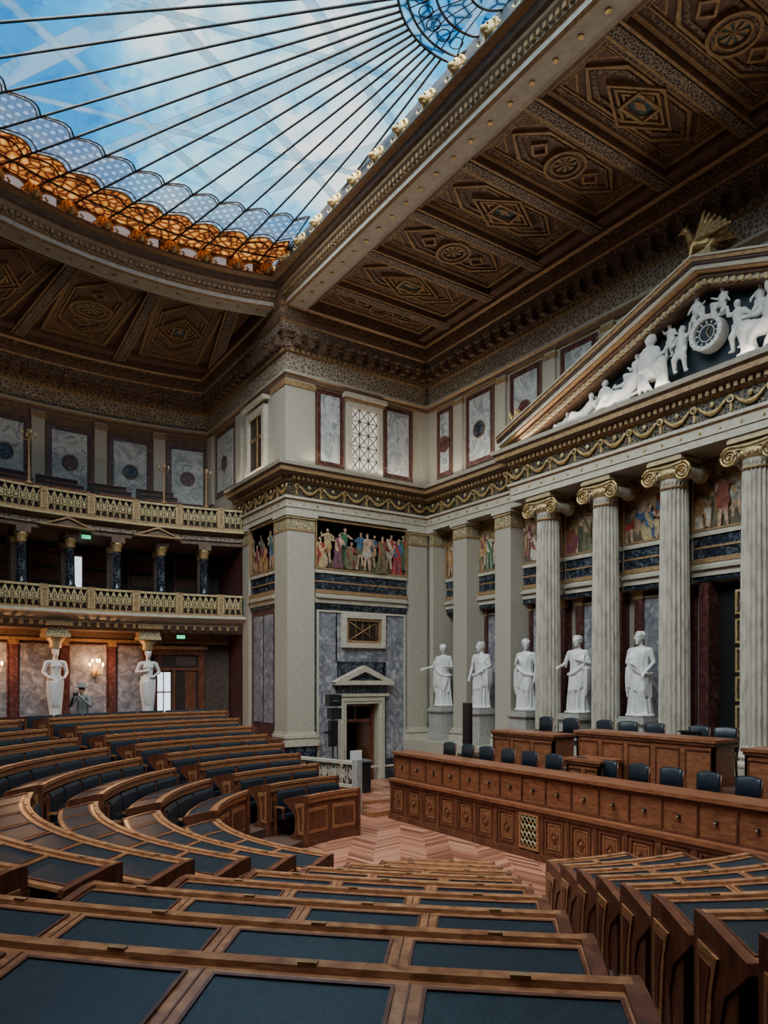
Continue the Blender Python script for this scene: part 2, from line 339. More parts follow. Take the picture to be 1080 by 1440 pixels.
for i in range(len(ed)-1):
    uppanel(mb,ed[i]+.42,ed[i+1]-.42,10.95,13.3,0,1 if i%2==0 else 2)
    mb.box(ed[i+1]-.22,ed[i+1]+.22,0,.10,10.7,13.42,CREAM); mb.box(ed[i+1]-.25,ed[i+1]+.25,0,.12,13.2,13.35,BRGOLD)
mb.obj()
mb=MB('door_2'); mb.M=FR_
mb.box(10.62,12.08,-.99,-.96,1.6,6.1,BLACK)
mb.box(10.55,10.8,-.96,-.5,1.6,6.1,RMARB); mb.box(11.9,12.15,-.96,-.5,1.6,6.1,RMARB)
for k in range(6):
    mb.box(11.35,11.87,-.80,-.74,1.75+.7*k,2.38+.7*k,BRND); mb.frame(11.37,11.85,1.77+.7*k,2.36+.7*k,.05,-.74,-.70,GOLD); mb.disc(11.61,2.07+.7*k,.13,-.74,-.70,GOLD,8)
mb.obj()
for k,a in enumerate(PILS):
    mb=MB('pilaster'); mb.M=FR_; pilaster(mb,a-.36,a+.36,-.98,0,1.55); mb.obj()
mb=MB('pilaster'); mb.M=FR_; pilaster(mb,0.13,.34,-.98,0,1.55,(0,1)); mb.obj()
mb=MB('pilaster'); mb.M=FR_; pilaster(mb,L_R-.34,L_R-.13,-.98,0,1.55,(1,0)); mb.obj()

for key,F in (('far',FN_),('near',FN2)):
    mb=MB('wall_'+key); mb.M=F
    d0,d1=2.2,3.55
    mb.box(.3,d0,-.6,-.12,0,9.2,CREAM); mb.box(d1,6.8,-.6,-.12,0,9.2,CREAM); mb.box(d0,d1,-.6,-.12,2.85,9.2,CREAM)
    mb.box(0,6.8,-.6,-.0,9.14,16.4,CREAM)
    zone(mb,1.05,4.8,-.12,low=False)
    for a0,a1 in ((1.05,d0-.25),(d1+.25,4.8)):
        mb.box(a0,a1,-.12,-.10,0,6.14,DMARB); mb.box(a0+.12,a1-.05 if a1<3 else a1-.12,-.11,-.07,.9,5.95,GMARB)
        mb.box(a0,a1,-.12,-.05,0,.55,DMARB)
    mb.box(d0-.3,d1+.3,-.12,-.10,3.0,6.14,DMARB); mb.box(d0-.35,d1+.35,-.11,-.07,4.3,5.95,GMARB)
    mb.frame(1.12,4.73,.6,6.02,.06,-.11,-.03,CREAM2)
    uppanel(mb,1.08,2.08,10.85,13.35,0,0); uppanel(mb,3.75,4.95,10.85,13.35,0,0)
    mb.box(0,.95,0,.12,10.7,13.42,CREAM); mb.box(-.0,.98,0,.15,13.2,13.38,BRGOLD); mb.box(5.35,5.7,0,.10,10.7,13.42,CREAM)
    mb.obj()
    mb=MB('pilaster'); mb.M=F; pilaster(mb,0.0,1.0,-.95,.0,1.5); mb.box(-.06,1.06,-.95,.06,0,1.5,DMARB); mb.obj()
    mb=MB('pilaster'); mb.M=F; pilaster(mb,4.85,5.68,-.12,.0,1.5,(1,0)); mb.box(4.8,5.0,-.12,.08,0,1.5,DMARB); mb.obj()
    mb=MB('door_1' if key=='far' else 'door_3'); mb.M=F
    mb.frame(d0-.22,d1+.22,-.3,3.07,.22,-.12,.06,CREAM2); mb.frame(d0-.14,d1+.14,-.3,2.99,.05,.06,.09,CREAM)
    mb.box(d0-.38,d1+.38,-.12,.10,3.1,3.2,CREAM2); mb.box(d0-.32,d1+.32,-.12,.04,3.2,3.5,DMARB); mb.box(d0-.5,d1+.5,-.12,.24,3.5,3.60,CREAM2)
    ca=(d0+d1)/2; w=(d1-d0)/2+.5
    mb.pc([(ca-w,3.60),(ca+w,3.60),(ca,4.10)],-.12,.06,DMARB)
    mb.loopframe([(ca-w-.04,3.60),(ca+w+.04,3.60),(ca,4.16)],[(ca-w+.45,3.65),(ca+w-.45,3.65),(ca,3.96)],-.12,.22,CREAM2)
    mb.box(d0,d1,-1.6,-1.5,0,2.85,BLACK); mb.box(d0-.02,d0,-1.5,-.6,0,2.85,DWOOD); mb.box(d1,d1+.02,-1.5,-.6,0,2.85,DWOOD); mb.box(d0,d1,-1.5,-.6,2.85,2.87,DWOOD)  # black end and dark sides put the corridor's gloom into the colour
    mb.frame(d0,d1,0,2.85,.10,-.45,-.3,MAHOG); mb.box(d0,d1,-.42,-.34,2.2,2.3,MAHOG)
    mb.box(d0+.1,d0+.2,-1.2,-.4,0,2.25,MAHOG); mb.box(d1-.18,d1-.1,-1.2,-.4,0,2.2,MAHOG)
    mb.box(ca-.1,ca-.05,-.40,-.36,2.3,2.75,MAHOG); mb.box(d0+.5,d0+.72,-1.48,-1.46,1.2,2.3,GLOWW)  # the glowing strip imitates a lighter reflection behind the door
    mb.obj()
    mb=MB('window_1' if key=='far' else 'window_4'); mb.M=F
    mb.frame(2.05,3.8,4.78,5.95,.16,-.08,.08,CREAM2); mb.frame(2.2,3.65,4.93,5.8,.10,-.08,.03,BRGOLD); mb.box(2.3,3.55,-.09,-.06,5.0,5.72,DWOOD)
    for i in range(5):
        mb.tube([(2.34+.28*i,-.03,5.02),(2.34+.28*i,-.03,5.7)],.012,4,BRGOLD)
    mb.tube([(2.32,-.03,5.02),(3.52,-.03,5.7)],.02,4,BRGOLD); mb.tube([(2.32,-.03,5.7),(3.52,-.03,5.02)],.02,4,BRGOLD)
    mb.obj()
    mb=MB('window_2' if key=='far' else 'window_5'); mb.M=F
    mb.box(2.35,3.45,-.04,.02,10.75,13.0,GLOWW)
    mb.frame(2.18,3.62,10.68,13.16,.18,0,.16,CREAM2); mb.frame(2.30,3.50,10.8,13.04,.05,0,.10,BRGOLD)
    mb.box(2.05,3.75,0,.26,13.28,13.42,CREAM2); mb.box(2.12,3.68,0,.18,13.16,13.28,BRGOLD)
    for i in range(5): 
        for j in range(3):
            x=2.36+.36*j; z=10.85+.43*i
            mb.tube([(x,.06,z),(x+.36,.06,z+.43)],.017,4,BRND); mb.tube([(x+.36,.06,z),(x,.06,z+.43)],.017,4,BRND)
            mb.box(x,x+.36,.05,.065,z-.012,z+.012,BRND); mb.box(x-.012,x+.012,.05,.065,z,z+.43,BRND)
    mb.obj()
for key,F in (('pier_far',FP_),('pier_near',FP2)):
    mb=MB('wall_'+key); mb.M=F
    mb.box(.95,8.5,-.5,-.12,0,9.2,CREAM); mb.box(.6,8.5,-.6,0,9.14,16.4,CREAM)
    zone(mb,1.0,3.1,-.12,low=False); mb.box(1.0,3.1,-.12,-.10,1.5,6.14,RMARB); mb.box(1.3,1.95,-.11,-.06,2.2,5.9,GMARB); mb.box(2.15,2.8,-.11,-.06,2.2,5.9,GMARB)
    mb.box(3.7,8.0,-.12,-.04,1.75,9.1,RMARB)
    mb.box(-.12,.95,0,.12,10.7,13.42,CREAM); mb.box(-.15,.98,0,.15,13.2,13.38,BRGOLD)
    mb.box(3.6,4.1,0,.12,10.7,13.42,CREAM); mb.box(6.6,7.1,0,.12,10.7,13.42,CREAM)
    uppanel(mb,4.4,6.3,10.9,13.3,0,2)
    mb.box(1.7,2.9,-.03,.03,10.95,12.95,DWOOD); mb.frame(1.5,3.1,10.8,13.1,.2,0,.16,CREAM2); mb.box(1.35,3.25,0,.26,13.22,13.36,CREAM2)
    mb.box(2.25,2.35,.0,.06,10.95,12.95,BRGOLD); mb.box(1.7,2.9,.0,.06,12.1,12.2,BRGOLD)
    mb.obj()
    mb=MB('pilaster'); mb.M=F; pilaster(mb,3.15,3.7,-.12,.0,1.5); mb.obj()

# ------------------------------------------------------------------ lower entablature with garlands
pathL=[(XP,25.3),(XP,Y1),(XR,Y1),(XR,16.0),(15.45,16.0),(15.45,3.4),(XR,3.4),(XR,Y0),(XP,Y0),(XP,-5.9)]
mb=MB('trim_1')
mb.sweep(pathL,[(0,9.12),(.06,9.12),(.06,9.30),(.09,9.30),(.09,9.52),(.16,9.56),(.16,9.64),(.05,9.66),(.05,10.12),(.14,10.16),(.14,10.26),(.26,10.30),(.42,10.36),(.42,10.48),(.5,10.54),(.54,10.64),(0,10.72)],
   [CREAM,CREAM2,CREAM,CREAM2,BRGOLD,CREAM2,CREAM2,FRZD,BRGOLD,FRZD,BRNW,BRNW,BRGOLD,BRNW,CREAM2,CREAM2])
for p,d,nrm in along(pathL,.17):
    mb.M=fr(p.x,p.y,0,(d.x,d.y),(nrm.x,nrm.y)); mb.box(-.045,.045,.10,.24,10.17,10.27,BRGOLD)
for p,d,nrm in along(pathL,.5):
    mb.M=fr(p.x,p.y,0,(d.x,d.y),(nrm.x,nrm.y)); mb.disc(0,9.41,.035,.08,.12,GOLD,8)
for p,d,nrm in along(pathL,.9):
    mb.M=fr(p.x,p.y,0,(d.x,d.y),(nrm.x,nrm.y))
    mb.tube([(-.34+.068*i,.10,10.0-.22*(1-((i-5)/5)**2)) for i in range(11)],[.025+.04*(1-abs(i-5)/5) for i in range(11)],6,GOLD)
    mb.disc(-.45,9.98,.09,.05,.12,GOLD,10); mb.disc(-.45,9.98,.045,.12,.15,FRZD,8); mb.box(-.475,-.425,.05,.09,9.7,9.92,GOLD)
    mb.ell((0,.10,9.98),(.06,.04,.07),GOLDC,8,5)
mb.M=Matrix.Identity(4); mb.box(15.45,16.05,3.4,16.0,9.12,10.66,CREAM)
mb.obj()

# ------------------------------------------------------------------ upper entablature / cornice
RU=19.0; t0=xstart(RU)
arcU=[(A[0]+RU*cos(t),A[1]+RU*sin(t)) for t in [2*pi-t0-(2*pi-2*t0)*i/90 for i in range(91)]]
pathU=[(XP,Y1),(XR,Y1),(XR,Y0),(XP,Y0)]+arcU
mb=MB('trim_2')
mb.sweep(pathU,[(0,13.42),(.10,13.44),(.10,13.56),(.16,13.6),(.16,13.68),(.05,13.7),(.05,14.30),(.12,14.34),(.12,14.42),(.16,14.44),(.16,14.72),(.24,14.74),(.24,14.8),(.36,14.86),(.36,15.1),(.42,15.14),(.45,15.3),(.45,15.56),(.52,15.62),(.52,16.1)],
   [BRGOLD,BRNW,BRGOLD,CREAM,BRNW,FRZ,BRGOLD,BRNW,BRNW,CEILD,BRGOLD,BRNW,BRNW,CEILB,BRGOLD,CEIL,CEILD,BRGOLD,CEIL],closed=True)
for p,d,nrm in along(pathU,.46,True):
    mb.M=fr(p.x,p.y,0,(d.x,d.y),(nrm.x,nrm.y)); mb.box(-.09,.09,.14,.38,14.50,14.76,BRNW); mb.box(-.11,.11,.14,.42,14.76,14.86,CEILB)
for p,d,nrm in along(pathU,.2,True):
    mb.M=fr(p.x,p.y,0,(d.x,d.y),(nrm.x,nrm.y)); mb.box(-.06,.06,.04,.15,14.32,14.43,BRGOLD)
mb.obj()

# ------------------------------------------------------------------ ceiling
def coffer(mb,cx,cy,ux,uy,L,W,z,kind):
    mb.M=Matrix(((ux,0,-uy,cx),(uy,0,ux,cy),(0,-1,0,z),(0,0,0,1)))
    a,b=L/2,W/2
    def rect(x,y): return [(-x,-y),(x,-y),(x,y),(-x,y)]
    def octo(x,y,k): return [(-x,0),(-x+k,-y),(x-k,-y),(x,0),(x-k,y),(-x+k,y)]
    mb.loopframe(rect(a,b),rect(a-.10,b-.10),0,.14,BRGOLD); mb.loopframe(rect(a-.10,b-.10),rect(a-.22,b-.22),0,.08,CEILD)
    mb.loopframe(rect(a-.22,b-.22),rect(a-.26,b-.26),0,.06,BRGOLD)
    mb.loopframe(octo(a-.32,b-.30,b*.8),octo(a-.40,b-.36,b*.8),0,.07,BRGOLD)
    mb.loopframe(octo(a-.48,b-.42,b*.7),octo(a-.62,b-.50,b*.66),0,.05,CEILD)
    for sg in(-1,1):
        for s2 in(-1,1):
            x0=sg*(a-.3);y0=s2*(b-.3); mb.pc([(x0,y0),(x0-sg*.42,y0),(x0,y0-s2*.34)],0,.04,BRGOLD)
            mb.pc([(x0-sg*.04,y0-s2*.03),(x0-sg*.32,y0-s2*.03),(x0-sg*.04,y0-s2*.25)],0,.05,CEIL)
    if kind:
        r=b*.62; mb.ringaz(0,0,r*.86,r,0,.13,BRGOLD); mb.ringaz(0,0,r*.66,r*.84,0,.09,CEILD); mb.ringaz(0,0,r*.58,r*.66,0,.12,BRGOLD); mb.disc(0,0,r*.56,0,.04,TEAL)
        for i in range(8):
            t=pi*i/4; mb.pc([(0,0),(r*.5*cos(t-.2),r*.5*sin(t-.2)),(r*.52*cos(t),r*.52*sin(t)),(r*.5*cos(t+.2),r*.5*sin(t+.2))],0,.07,BRGOLD)
        for sg in(-1,1): mb.loopframe([(sg*(r+.08),0),(sg*(r+.35),-.25),(sg*(r+.62),0),(sg*(r+.35),.25)],[(sg*(r+.16),0),(sg*(r+.35),-.17),(sg*(r+.54),0),(sg*(r+.35),.17)],0,.08,BRGOLD)
    else:
        for k,(x,y) in enumerate(((1.1,b*.66),(.86,b*.5),(.62,b*.36))):
            mb.loopframe([(-x,0),(0,-y*1.15),(x,0),(0,y*1.15)],[(-x+.10,0),(0,-y*1.15+.07),(x-.10,0),(0,y*1.15-.07)],0,.13-.02*k,BRGOLD)
        mb.pc(rect(.34,.2),0,.05,TEAL); mb.loopframe(rect(.40,.26),rect(.33,.19),0,.14,BRGOLD); mb.pc([(-.22,0),(0,-.1),(.22,0),(0,.1)],0,.08,BRGOLD)
    mb.M=Matrix.Identity(4)
mb=MB('ceiling'); ZC=16.05
mb.box(10.5,16.2,Y0-.3,Y1+.3,ZC,ZC+.2,CEIL)
yy=[Y1-.4]+[Y1-a for a in sorted(PILS+COLS)]+[Y0+.4]
for i,y in enumerate(yy[1:-1]):
    mb.box(10.7,15.5,y-.20,y+.20,ZC-.28,ZC,CEIL); mb.box(10.7,15.5,y-.12,y+.12,ZC-.33,ZC-.28,CEILB)
    for s in(-1,1): mb.box(10.7,15.5,y+s*.17-.03,y+s*.17+.03,ZC-.31,ZC-.28,BRGOLD)
mb.box(10.7,11.0,Y0,Y1,ZC-.28,ZC,CEIL); mb.box(15.2,15.5,Y0,Y1,ZC-.28,ZC,CEIL)
for i in range(len(yy)-1):
    w=yy[i]-yy[i+1]-(.4 if 0<i<len(yy)-2 else .25); c=(yy[i]+yy[i+1])/2+(-.1 if i==0 else 0)
    coffer(mb,13.1,c,1,0,4.1,w-.05,ZC,(i+1)%2)
mb.obj()
mb=MB('ceiling'); RI=12.7
n=100
vv=[];ff=[];Rs=[RI-.2,14,16,18,19.3]
for R in Rs:
    ts=xstart(R,10.75)
    for i in range(n+1):
        t=ts+(2*pi-2*ts)*i/n; vv.append((A[0]+R*cos(t),A[1]+R*sin(t),ZC))
for k in range(len(Rs)-1):
    for i in range(n): ff.append((k*(n+1)+i,k*(n+1)+i+1,(k+1)*(n+1)+i+1,(k+1)*(n+1)+i))
mb.add(vv,ff,CEIL)
bts=[radians(78+10.8*i-1.) for i in range(0,20)]
for t in bts:
    if cos(t)*18+A[0]>10.2: continue
    mb.M=polarframe(A,0,t)
    mb.box(-.22,.22,-18.5,-RI,ZC-.28,ZC,CEIL); mb.box(-.13,.13,-18.5,-RI,ZC-.33,ZC-.28,CEILB)
    for s in(-1,1): mb.box(s*.19-.03,s*.19+.03,-18.5,-RI,ZC-.31,ZC-.28,BRGOLD)
mb.M=Matrix.Identity(4)
mb.abox(A,RI,RI+.35,ZC-.25,ZC,xstart(13,10.5),2*pi-xstart(13,10.5),CEIL); mb.abox(A,17.9,18.3,ZC-.25,ZC,xstart(18,10.3),2*pi-xstart(18,10.3),CEIL)
mb.abox(A,RI+.35,RI+.42,ZC-.16,ZC,xstart(13,10.5),2*pi-xstart(13,10.5),BRGOLD)
for i,t in enumerate(bts[:-1]):
    tm=t+radians(5.4)
    if abs(tm-pi)>radians(105): continue
    w=2*15.55*sin(radians(5.4))-.75
    coffer(mb,A[0]+15.55*cos(tm),A[1]+15.55*sin(tm),cos(tm),sin(tm),4.6,w,ZC,i%2)
mb.obj()

# ------------------------------------------------------------------ skylight rim
RR=12.2; tr=xstart(RR)
arcR=[(A[0]+RR*cos(t),A[1]+RR*sin(t)) for t in [-tr-(2*pi-2*tr)*i/110 for i in range(111)]]
pathR=arcR
mb=MB('skylight_rim')
mb.sweep(pathR,[(-.6,16.1),(-.55,15.75),(-.48,15.72),(-.48,15.62),(-.42,15.58),(-.34,15.60),(.16,15.60),(.20,15.56),(.28,15.6),(.28,15.72),(.36,15.76),(.36,15.92),(.48,15.96),(.48,16.04),(.56,16.08),(.62,16.2),(.80,16.24),(.80,16.28),(.66,16.3),(.66,16.75)],
  [CEIL,BRGOLD,CREAM2,BRGOLD,CREAM2,CREAM2,CREAM2,BRGOLD,CREAM2,BRGOLD,FRZ,CREAM2,BRGOLD,BRNW,BRNW,BRGOLD,BRONZE,BRONZE,BRONZE],closed=True)
for p,d,nr in along(pathR,.62,True):
    mb.M=fr(p.x,p.y,0,(d.x,d.y),(nr.x,nr.y)); 
    mb.add([(r*cos(t),-.1+r*sin(t),z) for r,z in((.06,15.60),(.06,15.57)) for t in [2*pi*i/8 for i in range(8)]],[tuple(range(8,16))]+[(i,(i+1)%8,(i+1)%8+8,i+8) for i in range(8)],GOLD)
for p,d,nr in along(pathR,.16,True):
    mb.M=fr(p.x,p.y,0,(d.x,d.y),(nr.x,nr.y)); mb.box(-.045,.045,.34,.44,15.80,15.90,BRGOLD)
mb.obj()
lion=MB('gilded_lion_head'); 
lion.ell((0,.0,.17),(.13,.12,.15),GOLD,10,7); lion.ell((0,.13,.13),(.07,.08,.06),GOLD,8,5); lion.ell((0,.10,.08),(.05,.06,.03),GOLD,8,5)
for s in(-1,1): lion.ell((s*.10,-.0,.29),(.035,.03,.04),GOLD,6,4); lion.ell((s*.05,.10,.21),(.022,.02,.02),BRONZE,6,4); lion.tube([(s*.11,0,.05),(s*.22,.02,.02),(s*.28,.03,.10),(s*.22,.03,.15)],[.05,.04,.03,.02],6,GOLD)
for i in range(9):
    t=pi*i/8; lion.ell((.16*cos(t),-.04,.15+.17*sin(t)),(.055,.05,.055),GOLD,6,4)
lo=lion.obj(); lme=lo.data; first=True
for p,d,nr in along(pathR,1.02,True):
    if p.y<0: continue
    o=lo if first else bpy.data.objects.new('gilded_lion_head',lme)
    if not first: bpy.context.scene.collection.objects.link(o)
    first=False
    o.matrix_world=fr(p.x+nr.x*.72,p.y+nr.y*.72,16.27,(d.x,d.y),(nr.x,nr.y))@Matrix.Scale(1.2,4)

K=(9.2,9.95); ZG=16.72; RG=11.56; XG=9.66; RO=1.9
def Lphi(ph):
    dx,dy=cos(ph),sin(ph); ex,ey=K[0]-A[0],K[1]-A[1]
    b=ex*dx+ey*dy; c=ex*ex+ey*ey-RG*RG; L=-b+sqrt(b*b-c); arc=True
    if dx>1e-6:
        l2=(XG-K[0])/dx
        if l2<L: L=l2; arc=False
    return L,arc
mb=MB('skylight_glass'); rib=MB('skylight_ribs'); lun=MB('skylight_lunettes')
NS=44; sub=6; ph0=radians(86); dph=radians(188)/NS
def gp(ph,r): return (K[0]+r*cos(ph),K[1]+r*sin(ph),ZG)
for j in range(NS):
    for q in range(sub):
        pa=ph0+dph*(j+q/sub); pb=ph0+dph*(j+(q+1)/sub)
        def bd(ph,s):
            L,a=Lphi(ph); sc=.26*sin(pi*s)
            big=a and L>6
            L1=L-1.15-sc if big else L-.01; L2=L1-1.35 if big else L-.02
            return [0.01,RO,L2,L1,L]
        A1=bd(pa,q/sub); B1=bd(pb,(q+1)/sub)
        for k,m in enumerate((G_ROSE,G_CLEAR,G_LATT,G_ORNG)):
            mb.add([gp(pa,A1[k]),gp(pa,A1[k+1]),gp(pb,B1[k+1]),gp(pb,B1[k])],[(0,1,2,3)],m)
        for k in (2,3):
            rib.tube([gp(pa,A1[k])[:2]+(ZG-.01,),gp(pb,B1[k])[:2]+(ZG-.01,)],.022 if k==2 else .03,4,BRONZE if k==2 else BRGOLD)
        if A1[3]<A1[4]-.5:
            rib.tube([gp(pa,A1[3]-.16)[:2]+(ZG-.01,),gp(pb,B1[3]-.16)[:2]+(ZG-.01,)],.02,4,RMARB); rib.tube([gp(pa,A1[2]+.10)[:2]+(ZG-.01,),gp(pb,B1[2]+.10)[:2]+(ZG-.01,)],.018,4,BRGOLD)
            rib.tube([gp(pa,A1[4]-.45)[:2]+(ZG-.01,),gp(pb,B1[4]-.45)[:2]+(ZG-.01,)],.035,4,BRONZE)
            rib.tube([gp(pa,A1[3]+.30)[:2]+(ZG-.01,),gp(pb,B1[3]+.30)[:2]+(ZG-.01,)],.03,4,RMARB)
for q in range(30):
    pa=radians(-86+172*q/30); pb=radians(-86+172*(q+1)/30)
    mb.add([gp(pa,.01),gp(pa,Lphi(pa)[0]),gp(pb,Lphi(pb)[0]),gp(pb,.01)],[(0,1,2,3)],G_ROSE if abs(pa)<1.2 else G_CLEAR)
for j in range(NS+1):
    ph=ph0+dph*j; L,a=Lphi(ph)
    rib.tube([gp(ph,RO)[:2]+(ZG-.03,),gp(ph,L)[:2]+(ZG-.03,)],.028,6,BRONZE)
for rr_ in (RO,RO-.18,RO*.62,RO*.3):
    rib.tube([gp(2*pi*i/60,min(rr_,((XG-K[0])/cos(2*pi*i/60)) if cos(2*pi*i/60)>.01 else rr_))[:2]+(ZG-.02,) for i in range(61)],.026,6,BRONZE)
for i in range(28):
    ph=2*pi*i/28; 
    if K[0]+RO*cos(ph)<XG: 
        rib.tube([gp(ph,RO*.3)[:2]+(ZG-.02,),gp(ph+.08,RO*.62)[:2]+(ZG-.02,),gp(ph,RO-.18)[:2]+(ZG-.02,)],.015,4,BRONZE)
        c=gp(ph+.11,RO*.76); rib.tube([(c[0]+.14*cos(t),c[1]+.14*sin(t),ZG-.02) for t in [2*pi*q/10 for q in range(11)]],.015,4,BRONZE)
for p,d,nr in along(arcR,1.02):
    lun.M=fr(p.x+nr.x*.66,p.y+nr.y*.66,0,(d.x,d.y),(nr.x,nr.y))
    pts=[(.51+.34*cos(pi*i/10),16.38+.24*sin(pi*i/10)) for i in range(11)]
    lun.pc(pts,.0,.02,GLOWL); lun.loopframe([(.51+(.42)*cos(pi*i/10),16.32+.34*sin(pi*i/10)) for i in range(11)],pts,.0,.04,BRGOLD)
mb.obj(); rib.obj(); lun.obj()
mb=MB('outer_roof_trusses')
for k in range(-3,9):
    mb.M=Matrix.Translation((4.5,9,19.5))@Matrix.Rotation(radians(28),4,'Z'); mb.box(-16,16,-12+k*3.1,-11.72+k*3.1,0,.03,ROOFM)
for k in range(-3,9):
    mb.M=Matrix.Translation((4.5,9,20.5))@Matrix.Rotation(radians(-58),4,'Z'); mb.box(-16,16,-12+k*3.4,-11.4+k*3.4,0,.03,ROOFM)
    mb.M=Matrix.Translation((4.5,9,20.1))@Matrix.Rotation(radians(-15),4,'Z'); mb.box(-16,16,-11+k*3.9,-10.8+k*3.9,0,.03,ROOFM)
mb.obj()

# ------------------------------------------------------------------ floor
mb=MB('floor'); mb.box(-14,17.3,-11,30.5,-.2,0,PARQ); mb.obj()
TH0,TH1=radians(92),radians(268); P=.96; R0=4.05; Z0=.15; DZ=.194
mb=MB('floor_tiers')
for i in range(9):
    mb.abox(CS,R0+P*i-.20,R0+P*(i+1)-.20+.02,0.0,Z0+DZ*i,TH0,TH1,CARPET)
mb.abox(CS,R0+P*9-.2,22,.0,1.75,TH0,TH1,CARPET)
mb.box(8.0,10.22,21.2,29,0,1.75,MAHOG); mb.box(8.0,10.22,-9,-1.8,0,1.75,MAHOG)
mb.obj()

# ------------------------------------------------------------------ hemicycle seating
def desk_row(C,R,zf,a0,a1,first):
    d=MB('curved_desk_row'); n=max(1,round((a1-a0)*R/.84)); dt=(a1-a0)/n
    z=zf
    d.arc(C,[(R-.27,z+.95),(R-.18,z+.955),(R+.29,z+.875),(R+.30,z+.85),(R+.28,z+.83),(R-.16,z+.905),(R-.26,z+.90),(R-.285,z+.925)],a0,a1,OAK,n*3)
    d.abox(C,R-.22,R-.18,z-.19,z+.91,a0,a1,MAHOG,n*2)
    d.abox(C,R-.26,R-.22,z-.19,z-.02,a0,a1,MAHOG,n*2); d.abox(C,R-.25,R-.22,z+.80,z+.90,a0,a1,OAK,n*2)
    d.abox(C,R-.17,R+.16,z+.72,z+.76,a0,a1,MAHOG,n*2)
    d.arc(C,[(R-.285,z+.955),(R-.285,z+.975),(R-.265,z+.983),(R-.215,z+.978),(R-.205,z+.95)],a0,a1,OAK,n*3)
    for k in range(n):
        s0=a0+dt*k; s1=s0+dt; g=.055/R
        zz=lambda r: z+.955-.08*((r-(R-.18))/.47)+.004
        d.arc(C,[(R-.135,zz(R-.135)),(R+.225,zz(R+.225))],s0+g,s1-g,LEATH,3,closed=False)
        for (ra,rb,ta,tb) in ((R-.15,R-.135,s0+g,s1-g),(R+.225,R+.24,s0+g,s1-g)):
            d.arc(C,[(ra,zz(ra)-.01),(ra,zz(ra)+.008),(rb,zz(rb)+.008),(rb,zz(rb)-.01)],ta,tb,MAHOG,3)
        for tt in (s0+g,s1-g): d.arc(C,[(R-.15,zz(R-.15)-.01),(R-.15,zz(R-.15)+.008),(R+.24,zz(R+.24)+.008),(R+.24,zz(R+.24)-.01)],tt-.007/R,tt+.007/R,MAHOG,1)
        d.arc(C,[(R-.18,zz(R-.18)-.003),(R-.18,zz(R-.18)),(R+.285,zz(R+.285)),(R+.285,zz(R+.285)-.003)],s0-.004/R,s0+.004/R,MAHOG,1)
        d.abox(C,R-.235,R-.22,z+.12,z+.68,s0+g*1.6,s1-g*1.6,OAK,2); d.abox(C,R-.245,R-.235,z+.2,z+.60,s0+g*2.6,s1-g*2.6,MAHOG,2)
        d.M=polarframe(C,0,s0); d.box(-.02,.02,-(R+.2),-(R-.18),z,z+.86,MAHOG)
        d.M=polarframe(C,0,s0+dt/2); d.box(-.035,.035,-(R-.215),-(R-.245),z+.975,z+.99,BRGOLD); d.M=Matrix.Identity(4)
    for s,sg in((a0,1),(a1,-1)):
        d.M=polarframe(C,0,s)
        p1=[(-(R-.29),-.19),(-(R-.29),.98),(-(R-.16),.975),(-(R+.31),.88),(-(R+.33),.82),(-(R+.22),.72),(-(R+.08),.60),(-(R+.02),.40),(-(R+.04),.15),(-(R+.16),.06),(-(R+.16),0),(-(R-.19),0),(-(R-.19),-.19)]
        d.prism([(-.035,q[0],z+q[1]) for q in p1],(.07,0,0),MAHOG)
        d.prism([(-.05,q[0],z+q[1]) for q in ((-(R-.22),.12),(-(R-.22),.82),(-(R+.02),.79),(-(R-.04),.6),(-(R-.08),.12))],(.10,0,0),OAK)
        d.prism([(-.057,q[0],z+q[1]) for q in ((-(R-.18),.2),(-(R-.18),.74),(-(R-.05),.72),(-(R-.10),.5),(-(R-.12),.2))],(.114,0,0),MAHOG)
        d.M=Matrix.Identity(4)
    d.obj()
    s_=MB('leather_seat_row')
    for k in range(n):
        q0=a0+dt*k+.05/R; q1=a0+dt*(k+1)-.05/R
        s_.arc(C,[(R+.34,z+.38),(R+.31,z+.44),(R+.34,z+.50),(R+.52,z+.49),(R+.56,z+.40)],q0,q1,LEATH,4)
        s_.arc(C,[(R+.55,z+.46),(R+.52,z+.58),(R+.555,z+.95),(R+.59,z+1.01),(R+.63,z+.99),(R+.60,z+.5)],q0,q1,LEATH,4)
        s_.arc(C,[(R+.61,z+.4),(R+.635,z+.99),(R+.665,z+.98),(R+.645,z+.4)],q0-.01/R,q1+.01/R,MAHOG,4)
        for t in (q0-.02/R,q1+.02/R):
            s_.M=polarframe(C,0,t); s_.box(-.022,.022,-(R+.62),-(R+.37),z+.64,z+.68,OAK); s_.box(-.022,.022,-(R+.41),-(R+.37),z+.4,z+.64,MAHOG); s_.box(-.02,.02,-(R+.64),-(R+.58),z,z+.95,MAHOG); s_.M=Matrix.Identity(4)
        s_.M=polarframe(C,0,(q0+q1)/2); s_.box(-.05,.05,-(R+.5),-(R+.4),z,z+.41,BLACK); s_.M=Matrix.Identity(4)
    s_.obj()
AIS=.44; DC=7.0; CN=(CS[0]+DC*cos(radians(46)),CS[1]+DC*sin(radians(46)))
def edge(R,deg,sg): return radians(deg)+sg*AIS/R
def toN(R,t):
    x=CS[0]+R*cos(t)-CN[0]; y=CS[1]+R*sin(t)-CN[1]; return atan2(y,x)%(2*pi)
